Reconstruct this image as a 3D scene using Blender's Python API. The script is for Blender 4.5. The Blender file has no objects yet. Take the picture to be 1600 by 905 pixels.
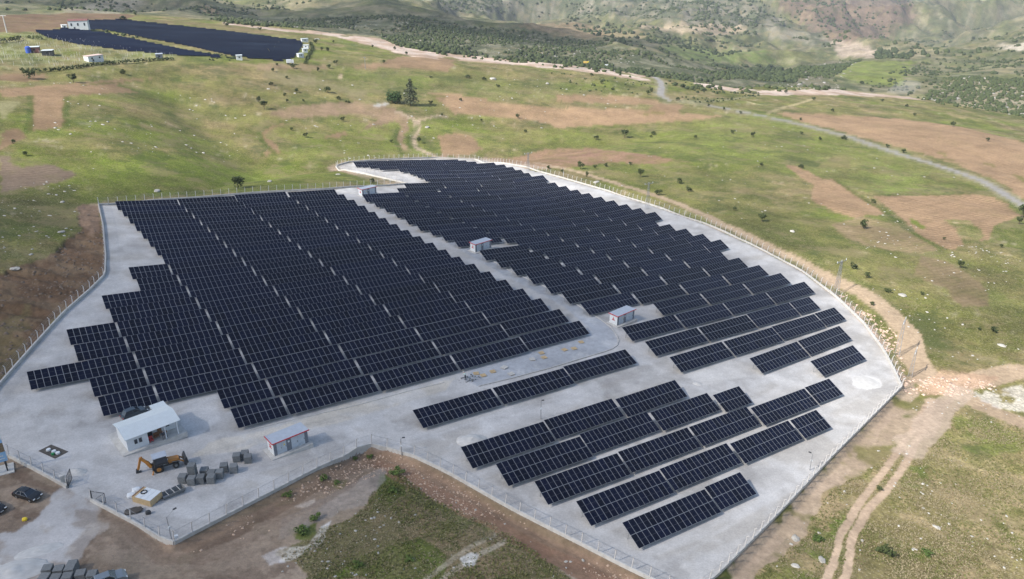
import bpy, bmesh, math, random
import numpy as np
from mathutils import Vector, Matrix
R = math.radians
sc = bpy.context.scene
col = sc.collection

# ---------------------------------------------------------------- camera, world, sun
PG = R(24.5)                                   # camera looks 24.5 degrees down, level horizon
CAM = np.array([0., 0., 80.])
cd = bpy.data.cameras.new('camera'); cam = bpy.data.objects.new('camera', cd); col.objects.link(cam)
FPX = 1216.573                                 # focal length in pixels of the 1600 px wide photograph
cd.sensor_width = 36; cd.lens = 36*FPX/1600; cd.clip_start = 1; cd.clip_end = 40000
cam.location = CAM; cam.rotation_euler = (math.pi/2-PG, 0, 0); sc.camera = cam

# the site is a gently tilted plane; SITE turns site-plane coordinates into world coordinates
CP, CR, CH = 0.3910799987, 0.1065829775, 80.5082603
def cam_axes():
    fw = np.array([0, math.cos(CP), -math.sin(CP)]); rt = np.array([1., 0, 0]); up = np.cross(rt, fw)
    return math.cos(CR)*rt+math.sin(CR)*up, -math.sin(CR)*rt+math.cos(CR)*up, fw
RX, UX, FX = cam_axes()
Mw = np.array([[1, 0, 0], [0, math.sin(PG), math.cos(PG)], [0, math.cos(PG), -math.sin(PG)]]).T
SR = Mw @ np.array([RX, UX, FX])
def to_world(P):
    P = np.asarray(P, float)
    return (P-np.array([0, 0, CH])) @ SR.T + CAM
SM = Matrix(SR.tolist())

SUN_AZ, SUN_EL = R(53.5), R(37.4)              # where shadows fall, in the site plane
ray = SR @ np.array([math.sin(SUN_AZ)*math.cos(SUN_EL), math.cos(SUN_AZ)*math.cos(SUN_EL), -math.sin(SUN_EL)])
sl = bpy.data.lights.new('sun', 'SUN'); sl.energy = 5.0; sl.angle = R(0.55); sl.color = (1, .945, .87)
so = bpy.data.objects.new('sun', sl); col.objects.link(so)
so.rotation_euler = Vector(ray.tolist()).to_track_quat('-Z', 'Y').to_euler(); so.location = (-300, -200, 500)
w = bpy.data.worlds.new('World'); sc.world = w; w.use_nodes = True
nt = w.node_tree; bg = nt.nodes['Background']; sky = nt.nodes.new('ShaderNodeTexSky')
sky.sky_type = 'NISHITA'; sky.sun_disc = False
sd = -ray; sky.sun_elevation = math.asin(sd[2]); sky.sun_rotation = math.atan2(sd[0], sd[1])
sky.air_density = 1.2; sky.dust_density = 1.5; sky.ozone_density = 1.0
nt.links.new(sky.outputs[0], bg.inputs[0]); bg.inputs[1].default_value = 0.12
sc.view_settings.view_transform = 'Standard'; sc.view_settings.look = 'None'
sc.view_settings.exposure = 0.64; sc.view_settings.gamma = 1
sc.render.engine = 'CYCLES'
sc.cycles.max_bounces = 4; sc.cycles.volume_bounces = 0; sc.cycles.transparent_max_bounces = 8

# ---------------------------------------------------------------- small helpers
def tag(o, label=None, cat=None, group=None, kind=None):
    for k, v_ in (('label', label), ('category', cat), ('group', group), ('kind', kind)):
        if v_: o[k] = v_
    return o
def mat(name, c, rough=.8, metal=0, noise=0, scale=1, spec=None, bump=0, rnd=0, c2=None):
    m = bpy.data.materials.new(name); m.use_nodes = True; n = m.node_tree; b = n.nodes['Principled BSDF']
    b.inputs['Base Color'].default_value = (*c, 1); b.inputs['Roughness'].default_value = rough; b.inputs['Metallic'].default_value = metal
    if spec is not None: b.inputs['Specular IOR Level'].default_value = spec
    if noise or bump or rnd or c2:
        tc = n.nodes.new('ShaderNodeTexCoord'); nz = n.nodes.new('ShaderNodeTexNoise'); nz.inputs['Scale'].default_value = scale
        nz.inputs['Detail'].default_value = 5; n.links.new(tc.outputs['Object'], nz.inputs['Vector'])
        mr = n.nodes.new('ShaderNodeMapRange'); mr.inputs[1].default_value = .3; mr.inputs[2].default_value = .7
        mr.inputs[3].default_value = 1-noise; mr.inputs[4].default_value = 1+noise
        n.links.new(nz.outputs[0], mr.inputs[0])
        src = mr.outputs[0]
        if rnd:
            oi = n.nodes.new('ShaderNodeObjectInfo'); m2 = n.nodes.new('ShaderNodeMapRange')
            m2.inputs[3].default_value = 1-rnd; m2.inputs[4].default_value = 1+rnd; n.links.new(oi.outputs['Random'], m2.inputs[0])
            mm = n.nodes.new('ShaderNodeMath'); mm.operation = 'MULTIPLY'; n.links.new(src, mm.inputs[0]); n.links.new(m2.outputs[0], mm.inputs[1]); src = mm.outputs[0]
        vm = n.nodes.new('ShaderNodeVectorMath'); vm.operation = 'SCALE'; n.links.new(src, vm.inputs['Scale'])
        vm.inputs[0].default_value = c
        if c2:
            mx = n.nodes.new('ShaderNodeMix'); mx.data_type = 'RGBA'; mx.inputs[6].default_value = (*c, 1); mx.inputs[7].default_value = (*c2, 1)
            n2 = n.nodes.new('ShaderNodeTexNoise'); n2.inputs['Scale'].default_value = scale*.45; n.links.new(tc.outputs['Object'], n2.inputs['Vector'])
            r2 = n.nodes.new('ShaderNodeMapRange'); r2.inputs[1].default_value = .42; r2.inputs[2].default_value = .58; n.links.new(n2.outputs[0], r2.inputs[0])
            n.links.new(r2.outputs[0], mx.inputs[0]); n.links.new(mx.outputs[2], vm.inputs[0])
        n.links.new(vm.outputs[0], b.inputs['Base Color'])
        if bump:
            bp_ = n.nodes.new('ShaderNodeBump'); bp_.inputs['Strength'].default_value = bump; bp_.inputs['Distance'].default_value = .05
            n.links.new(nz.outputs[0], bp_.inputs['Height']); n.links.new(bp_.outputs[0], b.inputs['Normal'])
    return m
class MB:
    def __init__(s): s.v = []; s.f = []; s.m = []
    def poly(s, pts, mi=0):
        b = len(s.v); s.v += [tuple(p) for p in pts]; s.f.append(tuple(range(b, b+len(pts)))); s.m.append(mi); return s
    def hexa(s, p, mi=0):                       # p: 8 points, bottom 4 ccw then top 4 ccw
        b = len(s.v); s.v += [tuple(q) for q in p]
        for f in ((3, 2, 1, 0), (4, 5, 6, 7), (0, 1, 5, 4), (1, 2, 6, 5), (2, 3, 7, 6), (3, 0, 4, 7)):
            s.f.append(tuple(b+i for i in f)); s.m.append(mi)
        return s
    def box(s, x0, x1, y0, y1, z0, z1, mi=0):
        return s.hexa([(x0, y0, z0), (x1, y0, z0), (x1, y1, z0), (x0, y1, z0), (x0, y0, z1), (x1, y0, z1), (x1, y1, z1), (x0, y1, z1)], mi)
    def bar(s, a, b, w_, h_=None, mi=0):
        h_ = h_ or w_; a = Vector(a); b = Vector(b); d = (b-a)
        if d.length < 1e-6: return s
        d.normalize(); up = Vector((0, 0, 1)) if abs(d.z) < .95 else Vector((0, 1, 0))
        x = d.cross(up).normalized()*w_/2; y = x.cross(d).normalized()*h_/2
        return s.hexa([a-x-y, a+x-y, b+x-y, b-x-y, a-x+y, a+x+y, b+x+y, b-x+y], mi)
    def tube(s, a, b, r0, r1=None, n=8, mi=0, cap=True):
        r1 = r0 if r1 is None else r1; a = Vector(a); b = Vector(b); d = (b-a).normalized()
        up = Vector((0, 0, 1)) if abs(d.z) < .95 else Vector((0, 1, 0)); x = d.cross(up).normalized(); y = d.cross(x)
        k = len(s.v)
        for c, r_ in ((a, r0), (b, r1)):
            for i in range(n):
                t_ = 2*math.pi*i/n; s.v.append(tuple(c+(x*math.cos(t_)+y*math.sin(t_))*r_))
        for i in range(n):
            j = (i+1) % n; s.f.append((k+i, k+n+i, k+n+j, k+j)); s.m.append(mi)
        if cap:
            s.f.append(tuple(k+i for i in range(n))); s.m.append(mi); s.f.append(tuple(k+n+n-1-i for i in range(n))); s.m.append(mi)
        return s
    def prism(s, prof, y0, y1, mi=0):           # profile in x,z extruded along y
        n = len(prof); b = len(s.v)
        s.v += [(x, y0, z) for x, z in prof]+[(x, y1, z) for x, z in prof]
        s.f.append(tuple(b+i for i in range(n))); s.m.append(mi); s.f.append(tuple(b+n+n-1-i for i in range(n))); s.m.append(mi)
        for i in range(n):
            j = (i+1) % n; s.f.append((b+j, b+i, b+n+i, b+n+j)); s.m.append(mi)
        return s
    def loft(s, secs, mi=0, cap=True):
        n = len(secs[0]); b = len(s.v)
        for q in secs: s.v += [tuple(p) for p in q]
        for k in range(len(secs)-1):
            for i in range(n):
                j = (i+1) % n; s.f.append((b+k*n+i, b+k*n+j, b+(k+1)*n+j, b+(k+1)*n+i)); s.m.append(mi)
        if cap:
            s.f.append(tuple(b+n-1-i for i in range(n))); s.m.append(mi); e = b+(len(secs)-1)*n
            s.f.append(tuple(e+i for i in range(n))); s.m.append(mi)
        return s
    def mesh(s, name, mats, smooth=False):
        me = bpy.data.meshes.new(name); me.from_pydata(s.v, [], s.f)
        for m_ in (mats if isinstance(mats, (list, tuple)) else [mats]): me.materials.append(m_)
        me.polygons.foreach_set('material_index', s.m)
        if smooth: me.polygons.foreach_set('use_smooth', [True]*len(s.f))
        bm = bmesh.new(); bm.from_mesh(me); bmesh.ops.recalc_face_normals(bm, faces=bm.faces); bm.to_mesh(me); bm.free()
        me.update(); return me
    def build(s, name, mats, parent=None, smooth=False, bevel=0):
        o = bpy.data.objects.new(name, s.mesh(name, mats, smooth)); col.objects.link(o)
        if parent is not None: o.parent = parent
        if bevel:
            b = o.modifiers.new('bevel', 'BEVEL'); b.width = bevel; b.segments = 2; b.limit_method = 'ANGLE'
        return o
def empty(name, label=None, cat=None, group=None):
    o = bpy.data.objects.new(name, None); col.objects.link(o); o.empty_display_size = .3
    return tag(o, label, cat, group)
def copy_tree(o, parent=None):
    c = o.copy(); col.objects.link(c)
    if parent is not None: c.parent = parent
    for ch in o.children: copy_tree(ch, c)
    return c

# ---------------------------------------------------------------- numpy noise
def _h(i, j, s):
    n = (i.astype(np.int64)*374761393+j.astype(np.int64)*668265263+s*974711) & 0xffffffff
    n = ((n ^ (n >> 13))*1274126177) & 0xffffffff
    return ((n ^ (n >> 16)) & 0xffffff)/float(0xffffff)
def vn(x, y, s=0):
    i = np.floor(x); j = np.floor(y); a = x-i; b = y-j; a = a*a*(3-2*a); b = b*b*(3-2*b)
    return (_h(i, j, s)*(1-a)+_h(i+1, j, s)*a)*(1-b)+(_h(i, j+1, s)*(1-a)+_h(i+1, j+1, s)*a)*b
def fbm(x, y, s=0, o=4, g=.5):
    t_ = 0; A_ = 1; S_ = 0
    for k in range(o):
        t_ = t_+A_*vn(x*2**k+13.7*k, y*2**k+7.1*k, s+k); S_ += A_; A_ *= g
    return t_/S_
def sst(x, a=0, b=1):
    t_ = np.clip((x-a)/(b-a), 0, 1); return t_*t_*(3-2*t_)

# ---------------------------------------------------------------- ground heights (site plane frame)
A0 = 0.6829608624; CA, SA = math.cos(A0), math.sin(A0); TILT = 0.4028066229
EX = [(a, n-a) for n in range(2, 6) for a in range(n+1)]
QC = [-4.1837, 4.2685, -1.4301, -2.7212, 8.7258, 0.8767, 3.232, 5.2593, -1.6595, 17.5196, -2.5409, 3.324, -0.9154, 3.0025, 0.6126, 7.4461, -1.2252, 0.6121]
def quad(x, y):
    u = x*CA+y*SA; v = -x*SA+y*CA
    uc = np.clip(u, -8, 232); vc = np.minimum(np.clip(v, 52, 332), 270+62*sst(u, 60, 128)); d = np.hypot(u-uc, v-vc)
    X = (uc*CA-vc*SA-60)/100; Y = (uc*SA+vc*CA-180)/100
    s = 0
    for (a, b), c in zip(EX, QC): s = s+c*X**a*Y**b
    return s*(1-sst(d, 0, 300)), d
def base_h(x, y):
    x = np.asarray(x, float); y = np.asarray(y, float)
    z, d = quad(x, y); r_ = np.hypot(x, y)
    und = (fbm(x/90, y/90, 5, 3)-.5)*2
    z = z+und*2.6*sst(d, 5, 120)+(fbm(x/24, y/24, 15, 3)-.5)*2.0*sst(d, 6, 50)+(fbm(x/260, y/260, 9, 2)-.5)*9*sst(r_, 380, 600)
    return z
def pix_dir(px, py):
    d = FX*FPX+RX*(px-800)-UX*(py-452.5); return d/np.hypot(d[0], d[1])
# columns of far layers: image column, edge row, then (horizontal range, image row)
COLS = [
 (-400, 24, [(1100, 27), (1350, 22), (1800, 10), (2000, 12), (2600, 0), (3400, -20), (5000, -50), (7000, -60)]),
 (0,   24, [(1080, 27), (1350, 20), (1800, 8), (2000, 10), (2600, -2), (3400, -20), (5000, -50), (7000, -60)]),
 (150, 21, [(1130, 27), (1350, 20), (1800, 6), (2000, 8), (2600, -4), (3400, -22), (5000, -50), (7000, -60)]),
 (300, 29, [(1130, 36), (1300, 27), (1700, 5), (1900, 6), (2400, -5), (3200, -24), (4500, -48), (7000, -60)]),
 (450, 43, [(1120, 50), (1250, 40), (1620, 6), (1800, 8), (2400, -5), (3200, -24), (4500, -48), (7000, -60)]),
 (600, 62, [(1020, 72), (1150, 58), (1500, 12), (1750, 18), (2400, 4), (3100, -12), (4200, -38), (7000, -60)]),
 (700, 83, [(960, 97), (1080, 75), (1400, 37), (1650, 46), (2400, 25), (3000, 10), (3800, -16), (7000, -60)]),
 (850, 98, [(940, 114), (1050, 92), (1350, 55), (1600, 66), (2200, 42), (2700, 30), (3500, -4), (7000, -60)]),
 (1000, 117, [(880, 132), (1000, 112), (1300, 78), (1550, 86), (2100, 55), (2600, 38), (3300, 0), (7000, -60)]),
 (1150, 138, [(860, 154), (980, 132), (1250, 110), (1450, 116), (2000, 70), (2500, 45), (3200, 8), (7000, -60)]),
 (1300, 139, [(960, 152), (1100, 132), (1350, 94), (1600, 108), (2200, 70), (2700, 55), (3600, 22), (7000, -50)]),
 (1450, 155, [(960, 170), (1050, 150), (1500, 92), (1750, 100), (2400, 72), (3000, 48), (4200, 12), (7000, -40)]),
 (1600, 182, [(900, 198), (1000, 178), (1500, 75), (1700, 78), (2600, 52), (3500, 34), (5200, 6), (7000, -30)]),
 (2100, 240, [(860, 262), (960, 240), (1500, 110), (1700, 112), (2600, 80), (3500, 60), (5200, 30), (7000, 0)])]
lay = []
for px, pe, L_ in COLS:
    d = pix_dir(px, pe); s_ = -CH/d[2]
    for _ in range(60):
        s_ = .6*s_+.4*(float(base_h(d[0]*s_, d[1]*s_))-CH)/d[2]
    ph = math.atan2(d[0], d[1]); row = [(ph, s_, None)]
    for rr, py in L_:
        e = pix_dir(px, py); row.append((math.atan2(e[0], e[1]), max(rr, s_+60+20*len(row)), CH+max(rr, s_+60)*e[2]))
    lay.append(row)
lay_phi = np.array([r_[0][0] for r_ in lay])
edge_r = np.array([r_[0][1] for r_ in lay])
lr = np.array([[q[1] for q in r_[1:]] for r_ in lay]); lz = np.array([[q[2] for q in r_[1:]] for r_ in lay])

def stations():
    rs = [2, 8, 16, 26, 36, 46, 56, 64, 70, 75]
    y = 960.
    while True:
        e = FX[2]*FPX-UX[2]*(y-452.5); n_ = math.hypot(FX[1]*FPX-UX[1]*(y-452.5), 0); r_ = CH*n_/-e
        if r_ > 680: break
        if r_ > rs[-1]+.2: rs.append(r_)
        y -= 2.1
    while rs[-1] < 1700: rs.append(rs[-1]*1.0048)
    while rs[-1] < 3900: rs.append(rs[-1]*1.0055)
    while rs[-1] < 7600: rs.append(rs[-1]*1.011)
    return np.array(rs)
RHO = stations()
FINE = R(50)
PHI = np.concatenate([np.arange(-180, -50, 4.)*math.pi/180, np.arange(-FINE, FINE, R(.1)), np.arange(50, 180.1, 4.)*math.pi/180])
PH, RR = np.meshgrid(PHI, RHO, indexing='ij')
GX = np.sin(PH)*RR; GY = np.cos(PH)*RR
GZ = base_h(GX, GY)
er = np.interp(PHI, lay_phi, edge_r)
LR = np.array([np.interp(PHI, lay_phi, lr[:, k]) for k in range(8)]).T
LZ = np.array([np.interp(PHI, lay_phi, lz[:, k]) for k in range(8)]).T
for i in range(len(PHI)):
    if abs(PHI[i]) > R(75):                                      # behind the camera the upland simply rolls on
        continue
    e = er[i]; m_ = RHO > e
    ze = np.interp(e, RHO, GZ[i])
    xs = np.r_[e, LR[i]]; zs = np.r_[ze, LZ[i]]
    o_ = np.argsort(xs); far = np.interp(RHO, xs[o_], zs[o_])
    k_ = np.exp(-.5*(np.arange(-14, 15)/5.)**2); k_ /= k_.sum()
    fs = np.convolve(np.pad(far, 14, mode='edge'), k_, 'valid')
    bl = sst(RHO, e, e+60); GZ[i, m_] = (far*(1-bl)+fs*bl)[m_]
rel = np.clip((RR-er[:, None]-120)/1500, 0, 3)
rid = 1-np.abs(fbm(GX/420+.2*fbm(GX/200, GY/200, 25, 2), GY/420, 21, 5, .46)*2-1)
rid2 = 1-np.abs(fbm(GX/110+3, GY/110, 31, 4, .5)*2-1)
msk = (np.abs(PH) < R(75))
GZ = GZ+msk*((rid-.72)*190*np.clip(rel, 0, 1.6)+(rid2-.7)*14*np.clip(rel*2.2, 0, 1.5))
FI0 = int(np.searchsorted(PHI, -FINE-1e-6))
def hgt(x, y):
    """height of the ground in the site plane frame"""
    ph = math.atan2(x, y); r_ = math.hypot(x, y)
    i = int(np.clip(np.searchsorted(PHI, ph)-1, 0, len(PHI)-2)); j = int(np.clip(np.searchsorted(RHO, r_)-1, 0, len(RHO)-2))
    a = (ph-PHI[i])/(PHI[i+1]-PHI[i]); b = (r_-RHO[j])/(RHO[j+1]-RHO[j])
    return float((GZ[i, j]*(1-a)+GZ[i+1, j]*a)*(1-b)+(GZ[i, j+1]*(1-a)+GZ[i+1, j+1]*a)*b)
def at(px, py, up=0.):
    """the point of the ground seen at a pixel of the photograph (site plane frame)"""
    d = pix_dir(px, py); ph = math.atan2(d[0], d[1])
    i = int(np.clip(np.searchsorted(PHI, ph)-1, 0, len(PHI)-2)); a = (ph-PHI[i])/(PHI[i+1]-PHI[i])
    z = GZ[i]*(1-a)+GZ[i+1]*a+up; g = z-(CH+RHO*d[2]); k = np.nonzero(g[5:] >= 0)[0]
    if len(k) == 0: return None
    k = k[0]+5; t_ = g[k-1]/(g[k-1]-g[k]) if g[k] != g[k-1] else 0; r_ = RHO[k-1]+(RHO[k]-RHO[k-1])*t_
    return np.array([d[0]*r_, d[1]*r_, CH+r_*d[2]-up])
def W(px, py, up=0.):
    return Vector(to_world(at(px, py, up)).tolist())
def uvz(u, v, z=0.):
    """site grid (u along the rows, v up the slope) to the site plane frame, standing on the ground"""
    x = u*CA-v*SA; y = u*SA+v*CA; return np.array([x, y, hgt(x, y)+z])
def UVW(u, v, z=0.): return Vector(to_world(uvz(u, v, z)).tolist())
def pix_uv(px, py):
    P = at(px, py); return P[0]*CA+P[1]*SA, -P[0]*SA+P[1]*CA
def yaw_of(du, dv):
    """world yaw of a direction given in the site grid"""
    d = SR @ np.array([du*CA-dv*SA, du*SA+dv*CA, 0]); return math.atan2(d[1], d[0])
YU = yaw_of(1, 0)
def put(o, P, yaw=0.): o.location = P; o.rotation_euler = (0, 0, yaw); return o
# ---------------------------------------------------------------- ground cover, painted by real ground position
JX = (fbm(GX/9, GY/9, 41, 4, .6)-.5); JY = (fbm(GX/9+50, GY/9, 43, 4, .6)-.5)
GU = GX*CA+GY*SA; GV = -GX*SA+GY*CA
def dens(poly, n=5):
    out = []
    for (a, b) in zip(poly, poly[1:]+poly[:1]):
        for k in range(n): out.append((a[0]+(b[0]-a[0])*k/n, a[1]+(b[1]-a[1])*k/n))
    return out
def ground_poly(poly, n=5):
    pts = []
    for p in dens(poly, n):
        q = at(*p)
        if q is not None: pts.append(q[:2])
    return np.array(pts)
def inside(P, x, y):
    c = np.zeros(x.shape, bool); n = len(P); xj, yj = P[-1]
    for xi, yi in P:
        if yi != yj:
            c ^= ((yi > y) != (yj > y)) & (x < (xj-xi)*(y-yi)/(yj-yi)+xi)
        xj, yj = xi, yi
    return c
def mask(poly, jit=3., n=5, world=None):
    P = ground_poly(poly, n) if world is None else world
    m = np.zeros(GX.shape, bool); pad = jit+1
    bx = (GX > P[:, 0].min()-pad) & (GX < P[:, 0].max()+pad) & (GY > P[:, 1].min()-pad) & (GY < P[:, 1].max()+pad)
    x = GX[bx]+JX[bx]*jit*2; y = GY[bx]+JY[bx]*jit*2
    m[bx] = inside(P, x, y); return m
def strip_mask(line, width, jit=.5):
    """all ground within width/2 of a polyline of the photograph"""
    P = []
    for a, b in zip(line[:-1], line[1:]):
        for k in range(4): P.append(at(a[0]+(b[0]-a[0])*k/4, a[1]+(b[1]-a[1])*k/4)[:2])
    P.append(at(*line[-1])[:2]); P = np.array(P); d = np.full(GX.shape, 1e9)
    bx = (GX > P[:, 0].min()-30) & (GX < P[:, 0].max()+30) & (GY > P[:, 1].min()-30) & (GY < P[:, 1].max()+30)
    x = GX[bx]+JX[bx]*jit*2; y = GY[bx]+JY[bx]*jit*2; dd = np.full(x.shape, 1e9)
    for a, b in zip(P[:-1], P[1:]):
        t_ = np.clip(((x-a[0])*(b[0]-a[0])+(y-a[1])*(b[1]-a[1]))/max(1e-9, ((b-a)**2).sum()), 0, 1)
        dd = np.minimum(dd, np.hypot(x-a[0]-t_*(b[0]-a[0]), y-a[1]-t_*(b[1]-a[1])))
    d[bx] = dd; return (d < width/2) if width else d
def srgb(r_, g_, b_):
    c = np.array([r_, g_, b_])/255.; return np.where(c < .04045, c/12.92, ((c+.055)/1.055)**2.4)
def blend(C, m, c, k=1.):
    mm = (m*k)[..., None] if np.ndim(k) or m.dtype != bool else (m.astype(float)*k)[..., None]
    return C*(1-mm)+np.asarray(c)*mm

n1 = fbm(GX/60, GY/60, 1, 4); n2 = fbm(GX/14, GY/14, 2, 4); n3 = fbm(GX/3.5, GY/3.5, 3, 3); n4 = fbm(GX/220, GY/220, 4, 4); n5 = fbm(GX/1.1, GY/1.1, 6, 2)
G_OL = np.array([.165, .168, .064]); G_DRY = np.array([.245, .210, .112]); G_LUSH = np.array([.130, .172, .036]); G_DARK = np.array([.098, .108, .046])
SOIL = np.array([.37, .255, .175]); SOIL_D = np.array([.165, .115, .080]); DIRT = np.array([.36, .29, .215]); PALE = np.array([.58, .47, .37]); GRAV = np.array([.445, .433, .420])
C = np.zeros(GX.shape+(3,))+G_OL
C = blend(C, sst(n1*.6+n2*.4, .46, .60), G_DRY, .62)
C = blend(C, sst(fbm(GX/45+9, GY/45, 8, 4), .50, .64), G_LUSH, .75)
C = blend(C, sst(fbm(GX/30+4, GY/30, 12, 4), .54, .66), G_DARK, .45)
C = blend(C, sst(n2*.5+n3*.5, .60, .70)*sst(n1, .35, .6), [.36, .27, .18], .55)
C = blend(C, sst(n3*.6+n5*.4, .64, .72)*sst(n2, .45, .6), [.48, .44, .36], .6)        # stones and bare spots
C = C*(.88+.26*n3[..., None])
FUR = np.zeros(GX.shape); VEG = np.ones(GX.shape); GRV = np.zeros(GX.shape); ZONE = np.zeros(GX.shape, int)
C = blend(C, sst(fbm(GX/11, GY/11, 141, 5, .6), .50, .62), [.30, .25, .15], .26)                      # dry bents
C = blend(C, sst(fbm(GX/5.5, GY/5.5, 142, 4, .6), .55, .66), [.085, .115, .035], .5)                # rank tussocks
ter = fbm(GX/75, GY/48, 143, 4, .45); C = blend(C, np.abs((ter*17) % 1-.5) < .035+.02*n3, [.06, .085, .03], .42*sst(n1, .40, .5))  # little banks following the slope
C = blend(C, sst(fbm(GX/26, GY/15, 144, 5, .6), .60, .68), [.36, .27, .185], .38)
# lush and dark meadows
for P, c, k in [
 ([(0, 235), (130, 245), (250, 236), (400, 243), (520, 262), (610, 284), (520, 293), (330, 303), (180, 314), (120, 320), (60, 300)], G_LUSH, .75),
 ([(150, 250), (300, 246), (430, 262), (500, 275), (300, 290), (180, 300)], [.12, .175, .03], .45),
 ([(0, 302), (120, 300), (150, 318), (120, 340), (95, 395), (40, 430), (0, 440)], G_DARK, .7),
 ([(440, 105), (640, 112), (880, 130), (1000, 165), (860, 160), (700, 150), (560, 150), (480, 140)], [.135, .165, .06], .5),
 ([(540, 195), (700, 185), (860, 205), (1150, 190), (1200, 250), (1050, 250), (870, 230), (740, 240), (640, 243), (400, 245)], [.15, .195, .045], .55),
 ([(1365, 265), (1450, 270), (1465, 300), (1370, 304)], [.19, .26, .07], .8),
 ([(1040, 165), (1200, 185), (1400, 240), (1500, 275), (1560, 300), (1365, 304), (1200, 255), (1080, 255)], [.16, .19, .06], .5),
 ([(880, 275), (1100, 320), (1300, 400), (1430, 520), (1560, 590), (1600, 580), (1600, 400), (1420, 390), (1250, 340), (1120, 260), (980, 258)], [.125, .14, .048], .62),
 ([(1100, 335), (1200, 345), (1310, 400), (1400, 470), (1330, 450), (1200, 385)], [.085, .10, .036], .7),
 ([(1150, 800), (1430, 620), (1640, 640), (1640, 905), (1150, 905)], [.25, .215, .125], .75)]:
    for jt in (10, 32, 60): C = blend(C, mask(P, jt), c, k*(.55+.6*n2)*.45)
# ploughed fields
FIELDS = [
 ([(47, 148), (103, 148), (101, 198), (47, 206)], SOIL*.86, 1),
 ([(0, 140), (35, 137), (130, 128), (250, 120), (180, 133), (215, 145), (103, 149), (47, 151), (0, 151)], SOIL*.85, 1),
 ([(0, 115), (75, 117), (88, 122), (60, 127), (0, 127)], SOIL*.7, 1),
 ([(0, 158), (28, 157), (30, 165), (10, 185), (0, 188)], [.30, .26, .15], .8),
 ([(0, 206), (25, 200), (40, 204), (35, 218), (0, 236)], SOIL*.7, 1),
 ([(0, 245), (20, 244), (15, 255), (35, 261), (60, 259), (85, 257), (122, 273), (90, 285), (45, 290), (0, 303)], np.array([.24, .18, .145]), 1),
 ([(430, 194), (457, 189), (430, 200), (414, 211), (430, 226), (440, 240), (415, 244), (417, 226), (405, 208)], SOIL*.78, 1),
 ([(508, 212), (540, 206), (545, 209), (525, 216), (508, 216)], SOIL*.8, 1),
 ([(420, 178), (455, 166), (500, 162), (560, 158), (590, 163), (622, 172), (640, 185), (638, 200), (628, 222), (640, 237), (624, 233), (617, 218), (626, 200), (620, 190), (590, 196), (560, 208), (590, 186), (560, 178), (500, 182), (450, 186)], SOIL*.93, .85),
 ([(400, 110), (470, 118), (560, 140), (582, 152), (560, 152), (500, 136), (440, 130), (415, 120)], [.30, .24, .15], .6),
 ([(350, 98), (480, 101), (520, 104), (470, 112), (420, 109)], SOIL*.95, .7),
 ([(685, 213), (710, 208), (735, 210), (752, 232), (735, 243), (690, 244)], SOIL*.92, 1),
 ([(745, 248), (790, 248), (830, 240), (870, 232), (930, 233), (1000, 240), (1060, 251), (1030, 257), (960, 254), (890, 262), (860, 263), (820, 262)], SOIL*.8, .95),
 ([(670, 145), (720, 149), (790, 160), (870, 167), (1000, 172), (1080, 178), (1130, 181), (1100, 187), (1000, 193), (870, 200), (860, 197), (840, 190), (800, 184), (710, 178), (692, 163)], SOIL, 1),
 ([(868, 150), (905, 147), (1000, 152), (1028, 157), (1030, 165), (960, 163), (870, 158)], SOIL*.95, 1),
 ([(1030, 160), (1070, 165), (1060, 176), (1010, 172)], SOIL*.85, 1),
 ([(600, 98), (625, 88), (690, 90), (712, 95), (700, 111), (640, 107), (540, 106), (570, 100)], SOIL*.84, 1),
 ([(1210, 176), (1260, 177), (1400, 185), (1500, 198), (1600, 222), (1640, 240), (1640, 320), (1600, 310), (1570, 289), (1500, 259), (1440, 240), (1370, 221), (1300, 202), (1250, 190)], SOIL, 1),
 ([(1225, 256), (1250, 261), (1285, 280), (1305, 281), (1320, 290), (1345, 307), (1385, 333), (1372, 337), (1356, 335), (1335, 342), (1300, 330), (1270, 312), (1266, 300), (1270, 290), (1240, 270)], SOIL*1.03, 1),
 ([(1358, 306), (1400, 307), (1500, 303), (1532, 303), (1570, 315), (1594, 338), (1560, 349), (1550, 356), (1548, 374), (1530, 380), (1540, 368), (1518, 345), (1480, 344), (1508, 378), (1490, 389), (1470, 387), (1440, 370), (1415, 345), (1390, 325)], SOIL*.98, 1),
 ([(1300, 352), (1340, 338), (1362, 342), (1400, 352), (1440, 375), (1465, 392), (1440, 398), (1400, 392), (1350, 385), (1315, 366)], SOIL*.92, .62),
 ([(1445, 400), (1480, 408), (1530, 440), (1548, 480), (1510, 482), (1480, 452), (1430, 430)], SOIL*.75, .6),
 ([(1300, 245), (1330, 243), (1330, 262), (1275, 262)], SOIL*.8, .3),
 ([(-80, 24), (0, 24), (180, 19), (215, 25), (200, 30), (120, 40), (60, 50), (-80, 50)], SOIL_D*1.25, .9),
 ([(200, 27), (350, 40), (480, 55), (380, 52), (230, 33)], SOIL*.7, .4)]
FST = fbm(GU/70, GV/2.2, 55, 3); FBG = fbm(GX/28, GY/28, 56, 3)
for P, c, k in FIELDS:
    c = np.asarray(c)*np.array([.90, 1.0, 1.0]); m = mask(P, 2.6+4*(P[0][1] < 130)); C = blend(C, m, c*(.62+.36*FST+.40*FBG)[..., None], k*(.75+.5*sst(n3, .25, .6)) if k < 1 else .80+.17*sst(n3, .2, .4))
    FUR = np.where(m, k, FUR); VEG = np.where(m, .15, VEG); ZONE = np.where(m & (k >= .9), 2, ZONE)
m = mask([(1423, 341), (1432, 345), (1450, 358), (1438, 357), (1424, 348)], .8); C = blend(C, m, G_LUSH*1.1, .9); ZONE = np.where(m, 0, ZONE)
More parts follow.
